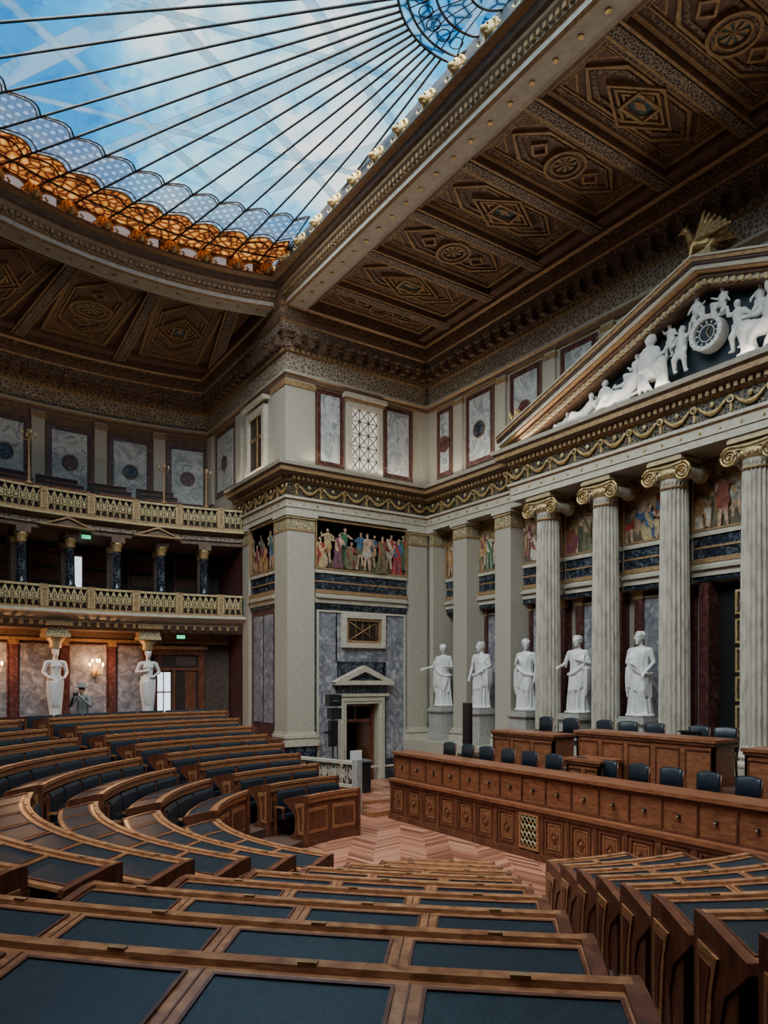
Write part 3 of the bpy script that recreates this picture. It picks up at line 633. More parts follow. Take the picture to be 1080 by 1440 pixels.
for i in range(9):
    R=R0+P*i; z=Z0+DZ*i
    eL=radians(234.7-2.3*(R-4.05)/7.7); eR=eL+.9/R
    blocks=[(radians(92),edge(R,123.5,-1),0),(edge(R,123.5,1),edge(R,162.5,-1),1),(edge(R,162.5,1),edge(R,211.8,-1),1),(eR,radians(267.5),0)]
    for b0,b1,im in blocks:
        if i<im: continue
        if b1-b0<.1: continue
        desk_row(CS,R,z,b0,b1,i==im)
    desk_row(CN,R+DC,z,toN(R,edge(R,211.8,1)),toN(R,eL),False)

# ------------------------------------------------------------------ presidium
mb=MB('presidium_dais')
mb.box(10.95,12.95,3.6,15.7,0,.9,CARPET); mb.box(12.95,14.9,3.6,15.7,0,1.6,CARPET); mb.box(14.9,17.0,Y0,Y1,0,1.55,CREAM)
mb.obj()
mb=MB('presidium_front_desk'); FD=fr(10.75,15.8,0,(0,-1),(-1,0)); mb.M=FD; LD=12.2
mb.box(0,LD,-.2,0,0,1.0,PRESW); mb.box(-.03,LD+.03,-.2,.06,0,.14,MAHOG); mb.box(-.03,LD+.03,-.24,.07,1.0,1.07,PRESW); mb.box(-.02,LD+.02,-.2,.04,.93,1.0,MAHOG)
mb.box(.02,LD-.02,-.32,-.14,1.07,1.70,PRESW); mb.box(-.03,LD+.03,-.75,-.06,1.70,1.77,PRESW); mb.box(.0,LD,-.3,-.11,1.63,1.70,MAHOG); mb.box(0.,LD,-.3,-.12,1.07,1.12,MAHOG)
mb.box(0,.06,-.75,-.3,.9,1.7,PRESW)
n=18; w=LD/n
for k in range(n):
    a=w*k
    mb.box(a+.02,a+.10,-.02,.03,.14,.93,MAHOG); 
    if abs(a+w/2-5.35)<w*.5:
        mb.box(a+.12,a+w-.04,0,.01,.2,.9,BLACK); mb.frame(a+.10,a+w-.02,.18,.92,.05,0,.05,OAK)
        for i in range(4):
            for j in range(4):
                x=a+.15+.115*i; q=.23+.16*j
                mb.tube([(x,.03,q),(x+.115,.03,q+.16)],.016,4,GOLDC); mb.tube([(x+.115,.03,q),(x,.03,q+.16)],.016,4,GOLDC)
    else:
        mb.frame(a+.15,a+w-.06,.22,.88,.035,0,.03,MAHOG); mb.frame(a+.23,a+w-.14,.30,.80,.02,0,.02,OAK); mb.box(a+.27,a+w-.18,0,.015,.34,.76,PRESW)
        cx=a+w/2+.05; mb.loopframe([(cx-.10,.55),(cx,.42),(cx+.10,.55),(cx,.68)],[(cx-.07,.55),(cx,.46),(cx+.07,.55),(cx,.64)],0,.035,MAHOG); mb.disc(cx,.55,.03,0,.04,OAK,8)
    mb.disc(a+w/2,1.38,.035,-.14,-.09,BLACK,10); mb.disc(a+w/2,1.38,.018,-.09,-.07,GOLDC,8)
    mb.box(a-.005,a+.03,-.14,-.11,1.12,1.63,MAHOG)
mb.obj()
def boxdesk(y0,y1,x,z0,zt):
    mb=MB('presidium_upper_desk'); mb.M=fr(x,y0,0,(0,-1),(-1,0)); L=y0-y1
    mb.box(0,L,-.06,0,z0,zt-.05,PRESW); mb.box(0,.06,-.7,0,z0,zt-.05,PRESW); mb.box(L-.06,L,-.7,0,z0,zt-.05,PRESW); mb.box(-.05,L+.05,-.75,.05,zt-.06,zt,PRESW); mb.box(-.02,L+.02,-.7,.03,zt-.12,zt-.06,MAHOG)
    n=max(2,round(L/.7))
    for k in range(n): mb.frame(L*k/n+.06,L*(k+1)/n-.06,z0+.12,zt-.2,.025,0,.02,MAHOG)
    mb.box(0,L,0,.03,z0,z0+.08,MAHOG); mb.obj()
boxdesk(14.2,12.05,12.93,1.1,2.36); boxdesk(11.35,7.95,12.93,1.1,2.52); boxdesk(7.35,5.2,12.93,1.1,2.42)
boxdesk(10.9,10.0,12.1,.9,1.98)
def chair_mesh():
    c=MB('presidium_chair')
    c.box(-.26,.26,-.28,.22,.42,.50,LEATH); c.box(-.27,.27,-.29,.23,.38,.42,MAHOG)
    for sx in(-.24,.24):
        for sy in(-.25,.2): c.tube([(sx,sy,0),(sx*.95,sy*.95,.4)],.024,6,MAHOG)
        c.tube([(sx,.2,.4),(sx,.24,.8),(sx*.96,.27,1.04)],.022,6,MAHOG)
        c.tube([(sx,-.2,.42),(sx*1.05,-.22,.66),(sx*1.05,.22,.7)],.02,6,MAHOG)
    rr=[]
    for i in range(9):
        t=-1+2*i/8; x=.235*t; y=.215+.03*(1-t*t)+0; tp=1.08-.03*t*t
        rr.append([(x,y-.03,.56),(x,y-.02,tp-.04),(x,y+.03,tp),(x,y+.06,tp-.03),(x,y+.04,.56)])
    c.rings(rr,LEATH)
    return c.obj()
ch=chair_mesh(); chm=ch.data; k=0
def put_chair(x,y,z,rot=-90):
    global k
    o=ch if k==0 else bpy.data.objects.new('presidium_chair',chm)
    if k: bpy.context.scene.collection.objects.link(o)
    k+=1; o.location=(x,y,z); o.rotation_euler=(0,0,radians(rot))
for i in range(15): put_chair(12.0,15.15-.75*i,.93,-90+random.uniform(-7,7))
for y in (13.7,12.8,11.0,10.3,9.2,8.55,7.0,6.2,13.0-1.25): put_chair(14.15,y,1.62,-90+random.uniform(-10,10))

# ------------------------------------------------------------------ figures via capsules + voxel remesh
class Fig:
    def __init__(s): s.v=[];s.f=[];s.parts=[]
    def add(s,v,f): o=len(s.v); s.v+=v; s.f+=[[i+o for i in q] for q in f]
    def cap(s,p0,p1,r0,r1,tag=0,n=16,flat=1.):
        p0=Vector(p0);p1=Vector(p1); d=p1-p0; L=d.length
        if L<1e-5: d=Vector((0,0,1)); 
        d.normalize(); u=d.cross(Vector((.01,1,.02))).normalized(); w=d.cross(u)
        rr=[(p0-d*r0*.98,.05*r0),(p0-d*r0*.7,r0*.71),(p0,r0),(p1,r1),(p1+d*r1*.7,r1*.71),(p1+d*r1*.98,.05*r1)]
        v=[tuple(c+u*r*cos(2*pi*j/n)+w*r*sin(2*pi*j/n)*flat) for c,r in rr for j in range(n)]; f=[]
        for i in range(5):
            for j in range(n): f.append((i*n+j,i*n+(j+1)%n,(i+1)*n+(j+1)%n,(i+1)*n+j))
        f.append(list(range(n))[::-1]); f.append([5*n+j for j in range(n)]); s.add(v,f); s.parts.append((p0,p1,max(r0,r1),tag))
    def path(s,pts,rs,tag=0):
        P=[Vector(p) for p in pts]; q=[P[0]]; r=[rs[0]]
        for i in range(len(P)-1):
            q+= [P[i].lerp(P[i+1],.3),P[i].lerp(P[i+1],.7)]; r+=[rs[i]*.7+rs[i+1]*.3,rs[i]*.3+rs[i+1]*.7]
        q.append(P[-1]); r.append(rs[-1])
        for i in range(len(q)-1): s.cap(q[i],q[i+1],r[i],r[i+1],tag,8)
    def ell(s,c,r,tag=0):
        nu,nv=14,9; v=[];f=[]
        for i in range(nv+1):
            a=pi*(.03+.94*i/nv)
            for j in range(nu): v.append((c[0]+r[0]*sin(a)*cos(2*pi*j/nu),c[1]+r[1]*sin(a)*sin(2*pi*j/nu),c[2]-r[2]*cos(a)))
        for i in range(nv):
            for j in range(nu): f.append((i*nu+j,i*nu+(j+1)%nu,(i+1)*nu+(j+1)%nu,(i+1)*nu+j))
        f.append(list(range(nu))[::-1]); f.append([nv*nu+j for j in range(nu)]); s.add(v,f); c=Vector(c); s.parts.append((c,c,max(r),tag))
    def robe(s,rg,nf,amp,tw=0,tag=0,ph=0,diag=0,slant=0,sph=0):
        n=96; v=[];f=[]; fine=[]
        for i in range(len(rg)-1):
            for k in range(4): fine.append(tuple(a+(b-a)*k/4 for a,b in zip(rg[i],rg[i+1])))
        fine.append(rg[-1])
        for z,rx,ry,cx,cy,am in fine:
            for j in range(n):
                t=2*pi*j/n; q=nf*t+tw*sin(z*1.7+ph)*2+ph+diag*z; w=1+amp*am*(.55*sin(q)+.35*sin(q*.53+2.1*z+ph)+.25*sin(q*1.9-1.2*z))
                v.append((cx+rx*w*cos(t),cy+ry*w*sin(t),z+slant*cos(t-sph)))
        m=len(fine)
        for i in range(m-1):
            for j in range(n): f.append((i*n+j,i*n+(j+1)%n,(i+1)*n+(j+1)%n,(i+1)*n+j))
        f.append(list(range(n))[::-1]); f.append([(m-1)*n+j for j in range(n)]); s.add(v,f)
        for q in rg: c=Vector((q[3],q[4],q[0])); s.parts.append((c,c,max(q[1],q[2]),tag))
    def head(s,c,h,tag=0,hairtag=0,yaw=0,beard=False,bun=False):
        R=Matrix.Rotation(yaw,3,'Z'); c=Vector(c)
        P=lambda x,y,z: tuple(c+R@Vector((x*h,y*h,z*h)))
        s.ell(P(0,.03,.12),(.31*h,.36*h,.33*h),tag)
        s.ell(P(0,-.10,-.06),(.275*h,.28*h,.36*h),tag)
        s.cap(P(-.06,-.22,-.36),P(.06,-.22,-.36),.11*h,.11*h,tag)
        s.cap(P(0,-.37,.08),P(0,-.45,-.08),.04*h,.06*h,tag)
        for q in(-1,1):
            s.ell(P(q*.29,.03,-.02),(.05*h,.06*h,.09*h),tag); s.cap(P(q*.05,-.37,.10),P(q*.22,-.30,.11),.04*h,.035*h,tag)
            s.ell(P(q*.13,-.24,-.12),(.11*h,.10*h,.09*h),tag)
        s.cap(P(-.07,-.365,-.19),P(.07,-.365,-.19),.03*h,.03*h,tag); s.cap(P(-.06,-.35,-.25),P(.06,-.35,-.25),.034*h,.034*h,tag)
        for k in range(3):
            for i in range(10):
                a=pi*(i+.5*(k%2))/9.5; y=-.16+.17*k; s.ell(P(.27*cos(a),y+.02,.16+.28*sin(a)),(.07*h,.09*h,.07*h),hairtag)
        for i in range(7):
            a=-.9+1.8*i/6; s.ell(P(.27*sin(a),.28*cos(a)+.04,-.02),(.085*h,.085*h,.13*h),hairtag)
        s.ell(P(0,.14,.14),(.31*h,.27*h,.31*h),hairtag)
        if bun: s.ell(P(0,.40,.02),(.13*h,.13*h,.13*h),hairtag)
        if beard:
            for i in range(5): s.cap(P(-.14+.07*i,-.26+.03*abs(i-2),-.28),P(-.10+.05*i,-.28,-.50+.03*abs(i-2)),.07*h,.045*h,hairtag)
    def hand(s,p,d,sz,side,tag=0):
        p=Vector(p); d=Vector(d).normalized(); u=d.cross(Vector((0,-1,.1))).normalized()
        s.cap(p,p+d*sz*.4,sz*.17,sz*.2,tag)
        for k in range(4):
            o=u*(k-1.5)*sz*.13; L=sz*(.42,.5,.46,.36)[k]; m=p+d*sz*.45+o; s.cap(m,m+d*L*.5,sz*.07,sz*.065,tag,6); s.cap(m+d*L*.5,m+d*L*.9+Vector((0,-.15*L,-.25*L)),sz*.065,sz*.05,tag,6)
        s.cap(p+u*side*sz*.2,p+u*side*sz*.38+d*sz*.35,sz*.08,sz*.055,tag,6)
    def build(s,name,vox,mats,smooth=2):
        me=bpy.data.meshes.new(name+'_src'); me.from_pydata(s.v,[],s.f)
        o=bpy.data.objects.new('tmp',me); bpy.context.scene.collection.objects.link(o)
        r=o.modifiers.new('r','REMESH'); r.mode='VOXEL'; r.voxel_size=vox; r.use_smooth_shade=True
        if smooth: q=o.modifiers.new('s','SMOOTH'); q.iterations=smooth; q.factor=.5
        dg=bpy.context.evaluated_depsgraph_get(); dg.update(); m2=bpy.data.meshes.new_from_object(o.evaluated_get(dg)); m2.name=name
        bpy.data.objects.remove(o); bpy.data.meshes.remove(me)
        m2.materials.clear()
        for m in mats: m2.materials.append(m)
        if len(mats)>1:
            for p in m2.polygons:
                c=p.center; best=1e9;bt=0
                for a,b,rr,t in s.parts:
                    ab=b-a; l=ab.length_squared; k=0 if l<1e-9 else max(0,min(1,(c-a).dot(ab)/l)); dd=(c-(a+ab*k)).length/rr
                    if dd<best: best=dd;bt=t
                p.material_index=bt
        for p in m2.polygons: p.use_smooth=True
        ob=bpy.data.objects.new(name,m2); bpy.context.scene.collection.objects.link(ob); return ob

def toga(seed,armL,armR,yaw=0,beard=False):
    f=Fig(); ph=seed*1.3; sg=1 if seed%2 else -1; lean=.035*sg; rd=random.Random(seed+3)
    f.robe([(.05,.27,.22,0,0,1),(.3,.25,.20,0,-.01,1.),(.65,.235,.185,lean*.6,-.02,.95),(1.0,.235,.17,lean,-.01,.8),(1.2,.215,.15,lean,0,.6),(1.42,.215,.145,lean*.5,0,.35),(1.58,.225,.135,0,.01,.2),(1.69,.17,.10,0,.015,0.1),(1.745,.09,.07,0,.01,0)],11,.22,.8,ph=ph)
    f.robe([(.60,.255,.205,lean*.5,-.02,1),(.8,.262,.205,lean,-.02,1),(1.0,.262,.195,lean,-.015,.9),(1.14,.25,.175,lean,-.01,.8),(1.18,.21,.15,lean,-.01,.5)],7,.15,.3,ph=ph,diag=7*sg,slant=.14,sph=0 if sg>0 else pi)
    f.cap((-.19,0,1.64),(.19,0,1.64),.082,.082); f.cap((0,.01,1.66),(0,-.005,1.86),.072,.064)
    f.head((0,-.03,1.955),.335,yaw=yaw,beard=beard)
    f.path([(-sg*.26,.02,1.06),(-sg*.14,-.17,1.02),(sg*.05,-.20,1.13),(sg*.20,-.14,1.30),(sg*.25,-.02,1.50)],[.045,.05,.05,.045,.045])
    for i in range(4): 
        j=rd.uniform(-.02,.02); f.path([(sg*(.21-.04*i),.06,1.70),(sg*(.19-.045*i),-.125,1.54),(sg*(.22-.05*i),-.155,1.30+j),(sg*(.20-.07*i),-.165,1.16+j)],[.028,.024+j*.2,.022,.018])
    for i in range(4): f.path([(sg*(.27+.015*i),-.13+.06*i,1.20),(sg*(.29+.012*i),-.14+.065*i,.85),(sg*(.27+.014*i),-.11+.06*i,.48+.08*i)],[.036,.03,.018])
    f.cap((-sg*.09,-.09,.98),(-sg*.11,-.19,.62),.09,.072); f.cap((-sg*.11,-.19,.62),(-sg*.12,-.13,.15),.065,.045)
    for s2,arm in((-1,armL),(1,armR)):
        e,h=arm; sh=(s2*.225,0,1.635)
        f.cap(sh,e,.070,.054); f.cap(e,h,.052,.035); d=Vector(h)-Vector(e); f.hand(h,d,.17,-s2)
        for k in range(2): f.path([(sh[0],.03-.03*k,sh[2]+.02),((sh[0]+e[0])/2+s2*.015,.03-.04*k,(sh[2]+e[2])/2-.03),(e[0]*.95,e[1]+.02-.02*k,e[2]-.05-.03*k)],[.06,.052,.035])
    for s2 in(-1,1):
        f.cap((s2*.12,-.05,.06),(s2*.14,-.27,.045),.055,.042)
        for k in range(3): f.cap((s2*.14+(k-1)*.035,-.26,.04),(s2*.15+(k-1)*.04,-.32,.035),.022,.018,0,6)
    f.robe([(.0,.33,.32,0,-.02,0),(.05,.33,.32,0,-.02,0)],4,0)
    return f
arms=[(((-.36,-.03,1.36),(-.58,-.20,1.28)),((.31,.0,1.34),(.20,-.22,1.34))),
      (((-.30,.02,1.32),(-.33,-.10,1.0)),((.30,-.02,1.34),(.17,-.22,1.21))),
      (((-.31,.0,1.34),(-.14,-.24,1.46)),((.31,.0,1.32),(.30,-.1,1.0))),
      (((-.34,-.0,1.34),(-.38,-.28,1.26)),((.32,.0,1.34),(.12,-.22,1.42))),
      (((-.30,.0,1.34),(-.10,-.24,1.30)),((.31,.0,1.34),(.18,-.22,1.10)))]
ys=[20.15,18.15,16.05,14.0,11.9,7.5,5.4]
for i,y in enumerate(ys):
    f=toga(i,*arms[i%5],yaw=radians((20,-30,35,-15,-40,0,10)[i]),beard=i in(1,4)); o=f.build('marble_statue',.0155,[WHITE],1)
    o.location=(16.0,y,2.73); o.rotation_euler=(0,0,radians(-70)); o.scale=(1.12,1.12,1.05)
    mb=MB('statue_pedestal'); mb.M=Matrix.Translation((15.98,y,0))
    w=.36
    for e,z0,z1 in((.08,1.56,1.72),(.04,1.72,1.78),(0,1.78,2.5),(.03,2.5,2.55),(.07,2.55,2.64),(.02,2.64,2.72)): mb.box(-w-e,w+e,-w-e,w+e,z0,z1,WHITEB)
    mb.obj()

# ------------------------------------------------------------------ ionic columns
def column():
    c=MB('fluted_ionic_column'); zb,zt=1.55,9.12
    c.box(-.50,.50,-.50,.50,zb,zb+.16,CREAM2); c.lathe(0,0,[(.50,zb+.16),(.52,zb+.22),(.50,zb+.28),(.43,zb+.30),(.41,zb+.35),(.45,zb+.38),(.47,zb+.42),(.44,zb+.46),(.40,zb+.48),(.385,zb+.54)],28,CREAM2)
    nf=20; rr=[]
    for z,r,fl in [(zb+.54,.38,0),(zb+.62,.375,0),(zb+.68,.374,1),(zb+3.,.368,1),(zb+5,.35,1),(8.45,.325,1),(8.52,.322,0),(8.6,.325,0)]:
        ring=[]
        for j in range(nf*6):
            t=2*pi*j/(nf*6); q=(j%6)/6.; dpt=.05*sin(pi*min(1,max(0,(q-.12)/.88)))*fl; ring.append(((r-dpt)*cos(t),(r-dpt)*sin(t),z))
        rr.append(ring)
    c.rings(rr,COLM,sm=False)
    c.lathe(0,0,[(.33,8.36),(.355,8.39),(.33,8.42)],24,BRGOLD); c.lathe(0,0,[(.325,8.6),(.36,8.62),(.42,8.74),(.40,8.80),(.34,8.84)],24,GOLDC)
    for i in range(16):
        t=2*pi*i/16; c.ell((.40*cos(t),.40*sin(t),8.71),(.045,.045,.06),GOLD,6,5)
    c.box(-.42,.42,-.36,.36,8.82,8.96,GOLDC); c.box(-.48,.48,-.44,.44,8.98,9.06,GOLDC); c.box(-.45,.45,-.41,.41,9.06,9.13,CREAM2)
    for sx in(-1,1):
        cx=sx*.46; cz=8.70
        c.rings([[(cx+r*cos(2*pi*j/16),y,cz+r*sin(2*pi*j/16)) for j in range(16)] for y,r in((-.34,.20),(-.2,.15),(0,.12),(.2,.15),(.34,.20))],CREAM2)
        for sy in(-1,1):
            pts=[]
            for i in range(34):
                t=i/33*2.6*2*pi; r=.225*(1-i/33*.86); pts.append((cx+sx*r*sin(t), sy*.37, cz+r*cos(t)))
            c.tube(pts,[.036-.02*i/33 for i in range(34)],5,GOLD); c.ell((cx,sy*.37,cz),(.04,.05,.04),GOLD,8,5)
    for sy in(-1,1): c.tube([(-.46,sy*.37,8.925),(-.2,sy*.37,8.89),(0,sy*.37,8.88),(.2,sy*.37,8.89),(.46,sy*.37,8.925)],.036,5,GOLDC)
    return c.obj()
co=column(); cm=co.data
for i,a in enumerate(COLS):
    o=co if i==0 else bpy.data.objects.new('fluted_ionic_column',cm)
    if i: bpy.context.scene.collection.objects.link(o)
    o.location=(15.85,Y1-a,0); o.rotation_euler=(0,0,radians(-90))

# ------------------------------------------------------------------ pediment
mb=MB('pediment'); mb.M=fr(15.45,CY+6.35,0,(0,-1),(-1,0)); W=12.7; H=2.25; zb=10.68
mb.pc([(.3,zb),(W-.3,zb),(W/2,zb+H-.1)],-.55,-.35,TYMP)
def chev(d0,d1,c0,c1,m):
    sl=H/(W/2); e=.15
    mb.prism([(-e,c0,zb+d0-e*sl),(W/2,c0,zb+H+d0),(W/2,c0,zb+H+d1),(-e,c0,zb+d1-e*sl)],(0,c1-c0,0),m)
    mb.prism([(W+e,c0,zb+d0-e*sl),(W/2,c0,zb+H+d0),(W/2,c0,zb+H+d1),(W+e,c0,zb+d1-e*sl)],(0,c1-c0,0),m)
chev(-.16,-.10,-.5,.10,BRNW); chev(-.10,.0,-.5,.18,CREAM2); chev(0,.08,-.5,.28,BRNW); chev(.08,.12,-.5,.42,BRGOLD); chev(.12,.22,-.5,.48,CREAM2); chev(.22,.27,-.5,.54,BRND); chev(.27,.36,-.5,.58,BRGOLD); chev(.36,.40,-.5,.62,CREAM2)
for i in range(72):
    q=(i+.5)/36; a=W/2*q; zz=zb+H*(q if q<1 else 2-q); 
    if abs(a-W/2)<6.2: mb.box(a-.045,a+.045,.1,.22,zz-.12,zz-.02,GOLDC)
mb.box(0,W,-.55,.1,zb-.02,zb+.08,CREAM2)
mb.box(W/2-.35,W/2+.35,-.5,.4,zb+H+.35,zb+H+.52,GOLDC); mb.box(0,.5,-.5,.4,zb+.3,zb+.62,GOLDC)
mb.obj()
mb=MB('pediment_clock'); mb.M=fr(15.45,CY,zb+1.05,(0,-1),(-1,0))@Matrix.Scale(.88,4)
mb.disc(0,0,.42,-.34,-.05,WHITE,32); mb.ringaz(0,0,.35,.46,-.3,.06,WHITE,32); mb.disc(0,0,.335,-.05,-.03,BLACK,32); mb.ringaz(0,0,.20,.22,-.05,-.015,WHITE)
for i in range(16):
    t=2*pi*i/16; mb.ell((.42*cos(t),.05,.42*sin(t)),(.06,.05,.06),WHITE,6,5)
for i in range(12):
    t=pi/6*i; mb.prism([(.25*cos(t)-.012*sin(t),-.03,.25*sin(t)+.012*cos(t)),(.32*cos(t)-.018*sin(t),-.03,.32*sin(t)+.018*cos(t)),(.32*cos(t)+.018*sin(t),-.03,.32*sin(t)-.018*cos(t)),(.25*cos(t)+.012*sin(t),-.03,.25*sin(t)-.012*cos(t))],(0,.02,0),WHITE)
for t,L in((radians(60),.19),(radians(-60),.28)): mb.tube([(0,0,0),(L*cos(t),0,L*sin(t))],.014,5,GOLDC)
mb.obj()
def relief(kind,sc,flip,seed):
    f=Fig(); rd=random.Random(seed)
    J={'stand':dict(pe=(0,.5),ch=(.02,.74),hd=(.04,.92),kl=(-.08,.27),fl=(-.10,.03),kr=(.12,.28),fr=(.12,.02),el=(-.2,.66),hl=(-.26,.52),er=(.18,.78),hr=(.28,.92)),
       'sit':dict(pe=(0,.30),ch=(-.03,.58),hd=(.01,.77),kl=(.28,.36),fl=(.30,.04),kr=(.24,.28),fr=(.18,.02),el=(-.18,.50),hl=(-.20,.34),er=(.16,.50),hr=(.30,.56)),
       'recline':dict(pe=(0,.14),ch=(-.20,.36),hd=(-.23,.55),kl=(.28,.26),fl=(.48,.05),kr=(.30,.12),fr=(.56,.05),el=(-.36,.16),hl=(-.24,.05),er=(-.02,.34),hr=(.14,.30))}[kind]
    J={k:(v[0]+rd.uniform(-.02,.02)*(k in('el','hl','er','hr'))*3,v[1]+rd.uniform(-.02,.03)*(k in('hl','hr'))*3) for k,v in J.items()}
    X=lambda q,c: ((-q[0] if flip else q[0])*sc,-c*sc,q[1]*sc)
    pe,ch,hd=J['pe'],J['ch'],J['hd']
    f.cap(X(pe,.06),X(ch,.08),.115*sc,.125*sc); shl=(ch[0]-.11,ch[1]+.04); shr=(ch[0]+.11,ch[1]+.04)
    f.cap(X(shl,.07),X(shr,.07),.06*sc,.06*sc); f.cap(X(ch,.08),X(hd,.09),.055*sc,.05*sc); f.head(X(hd,.10),.195*sc,yaw=radians(30 if flip else -30),bun=kind!='stand')
    for k,hh,c in(('kl','fl',.16),('kr','fr',.10)):
        f.cap(X(pe,.08),X(J[k],c+.06),.095*sc,.07*sc); f.cap(X(J[k],c+.06),X(J[hh],c),.06*sc,.038*sc); q=J[hh]; f.cap(X(q,c),X((q[0]+.07,q[1]-.01),c+.03),.034*sc,.024*sc)
    for sh,e,h in((shl,'el','hl'),(shr,'er','hr')):
        f.cap(X(sh,.07),X(J[e],.10),.052*sc,.043*sc); f.cap(X(J[e],.10),X(J[h],.14),.04*sc,.027*sc); f.cap(X(J[h],.14),X((J[h][0]+.03,J[h][1]+.02),.15),.033*sc,.02*sc)
    if kind!='stand':
        for i in range(5):
            q=i/4; kx=J['kl'][0]; kz=J['kl'][1]
            f.path([X((pe[0]-.10+.05*i,pe[1]+.07-.02*i),.15),X((kx*(.5+.35*q),kz*.95-.05*i),.22),X((kx*(1.05-.5*q),.03),.18)],[.028*sc,.036*sc,.026*sc])
        for i in range(3): f.path([X((pe[0]-.11,pe[1]+.0),.12),X((pe[0]-.13+.06*i,pe[1]*.5),.17),X((pe[0]-.14+.10*i,.02),.14)],[.03*sc,.035*sc,.028*sc])
        f.cap(X((pe[0]-.16,.04),.04),X((pe[0]+.2,.03),.04),.06*sc,.06*sc)
    else:
        for i in range(3): f.path([X((-.11,.56-.03*i),.12),X((.03,.49-.04*i),.17),X((.14,.53-.04*i),.11)],[.026*sc,.03*sc,.024*sc])
        f.path([X((-.12,.56),.02),X((-.2,.4),.0),X((-.18,.15),.02)],[.05*sc,.045*sc,.03*sc])
    return f
figs=[('stand',1.10,0,-.70,.38),('stand',1.12,1,.76,.38),('sit',1.75,0,-1.50,.10),('sit',1.75,1,1.50,.10),('recline',1.6,1,-2.3,.08),('recline',1.6,0,2.4,.08),('sit',1.05,0,-2.95,.08),('sit',1.05,1,3.05,.08),('recline',1.1,1,-3.65,.08),('recline',1.1,0,3.7,.08),('recline',.75,1,-4.45,.06),('recline',.75,0,4.5,.06),('sit',.78,0,-.30,1.38),('sit',.72,1,.34,1.38),('stand',.85,1,-1.05,.9),('stand',.85,0,1.15,.9),('sit',1.0,1,-2.0,.5),('stand',.62,1,-3.35,.1)]
for i,(kd,sc,fl,a,z) in enumerate(figs):
    o=relief(kd,sc,fl,i).build('pediment_sculpture',.016*max(.6,sc),[WHITE],1); o.location=(15.62 if i<14 else 15.72,CY-a,zb+z); o.rotation_euler=(0,0,radians(-90))
f=Fig()
f.cap((-.22,0,.30),(.22,0,.38),.13,.15); f.cap((.25,0,.42),(.36,0,.72),.11,.08); f.ell((.42,0,.80),(.11,.08,.09)); f.cap((.48,0,.80),(.58,0,.74),.045,.02)
for s in(-1,1):
    f.cap((.25,s*.09,.32),(.30,s*.1,.02),.06,.045); f.cap((-.24,s*.1,.28),(-.10,s*.12,.15),.09,.06); f.cap((-.10,s*.12,.15),(-.22,s*.12,.02),.05,.04)
    for i in range(6): f.cap((.12,s*.12,.45),(-.06-.12*i,s*(.20+.03*i),1.0-.11*i),.075,.045)
    f.ell((.37,s*.06,.92),(.02,.02,.06))
f.path([(-.32,0,.3),(-.5,0,.4),(-.55,0,.65),(-.45,0,.75)],[.04,.03,.03,.04])
for (y,z,sc) in ((CY,zb+H+.52,.95),(CY+6.1,zb+.62,.55)):
    g=f.build('gilded_griffin',.022,[GOLD],1); g.location=(15.35,y,z-.01); g.rotation_euler=(0,0,radians(110)); g.scale=(sc,)*3

# ------------------------------------------------------------------ hemicycle walls + galleries
DA=radians(5.4); B0=radians(77.1)
VA1=radians(140)
RW=17.0
mb=MB('wall_hemicycle_lower'); t0=xstart(RW)
mb.abox(A,RW,RW+.3,1.6,5.6,t0,2*pi-t0,BRND,110)
mb.abox(A,RW-.06,RW,1.6,2.3,t0,VA1,DMARB); mb.abox(A,RW-.12,RW,5.05,5.6,t0,VA1,BRNW); mb.abox(A,RW-.16,RW,5.0,5.1,t0,VA1,BRGOLD); mb.abox(A,RW-.10,RW,2.3,2.38,t0,VA1,BRGOLD)
for k in range(-1,24):
    t=B0-radians(1.0)+DA*k*.5
    if t<t0+.02 or t>VA1: continue
    mb.M=polarframe(A,RW,t)
    if k%2: mb.box(-.12,.12,.0,.13,2.3,5.0,RMARB); mb.box(-.15,.15,0,.16,4.85,5.05,BRGOLD)
    else: mb.box(-.60,.60,.0,.05,2.45,4.9,GMARB); mb.frame(-.65,.65,2.41,4.94,.05,0,.07,RMARB)
mb.M=Matrix.Identity(4); mb.obj()
mb=MB('door_4'); mb.M=polarframe(A,RW,radians(82.3))
mb.box(-1.05,1.05,.0,.12,1.75,4.75,DWOOD); mb.frame(-1.1,1.1,1.6,4.8,.2,.0,.22,MAHOG); mb.box(-1.2,1.2,0,.32,4.8,4.92,BRGOLD); mb.box(-.04,.04,.1,.2,1.75,4.1,MAHOG); mb.box(-.9,.9,.1,.18,4.02,4.12,MAHOG)
mb.box(-.8,-.42,.1,.13,1.9,4.0,MAHOG); mb.box(.12,.62,.12,.14,1.95,3.95,GLOWS); mb.box(.35,.39,.14,.16,1.95,3.95,MAHOG); mb.box(.12,.62,.14,.16,3.2,3.25,MAHOG)
mb.box(-.78,-.1,.12,.14,4.2,4.55,BRND); mb.obj()
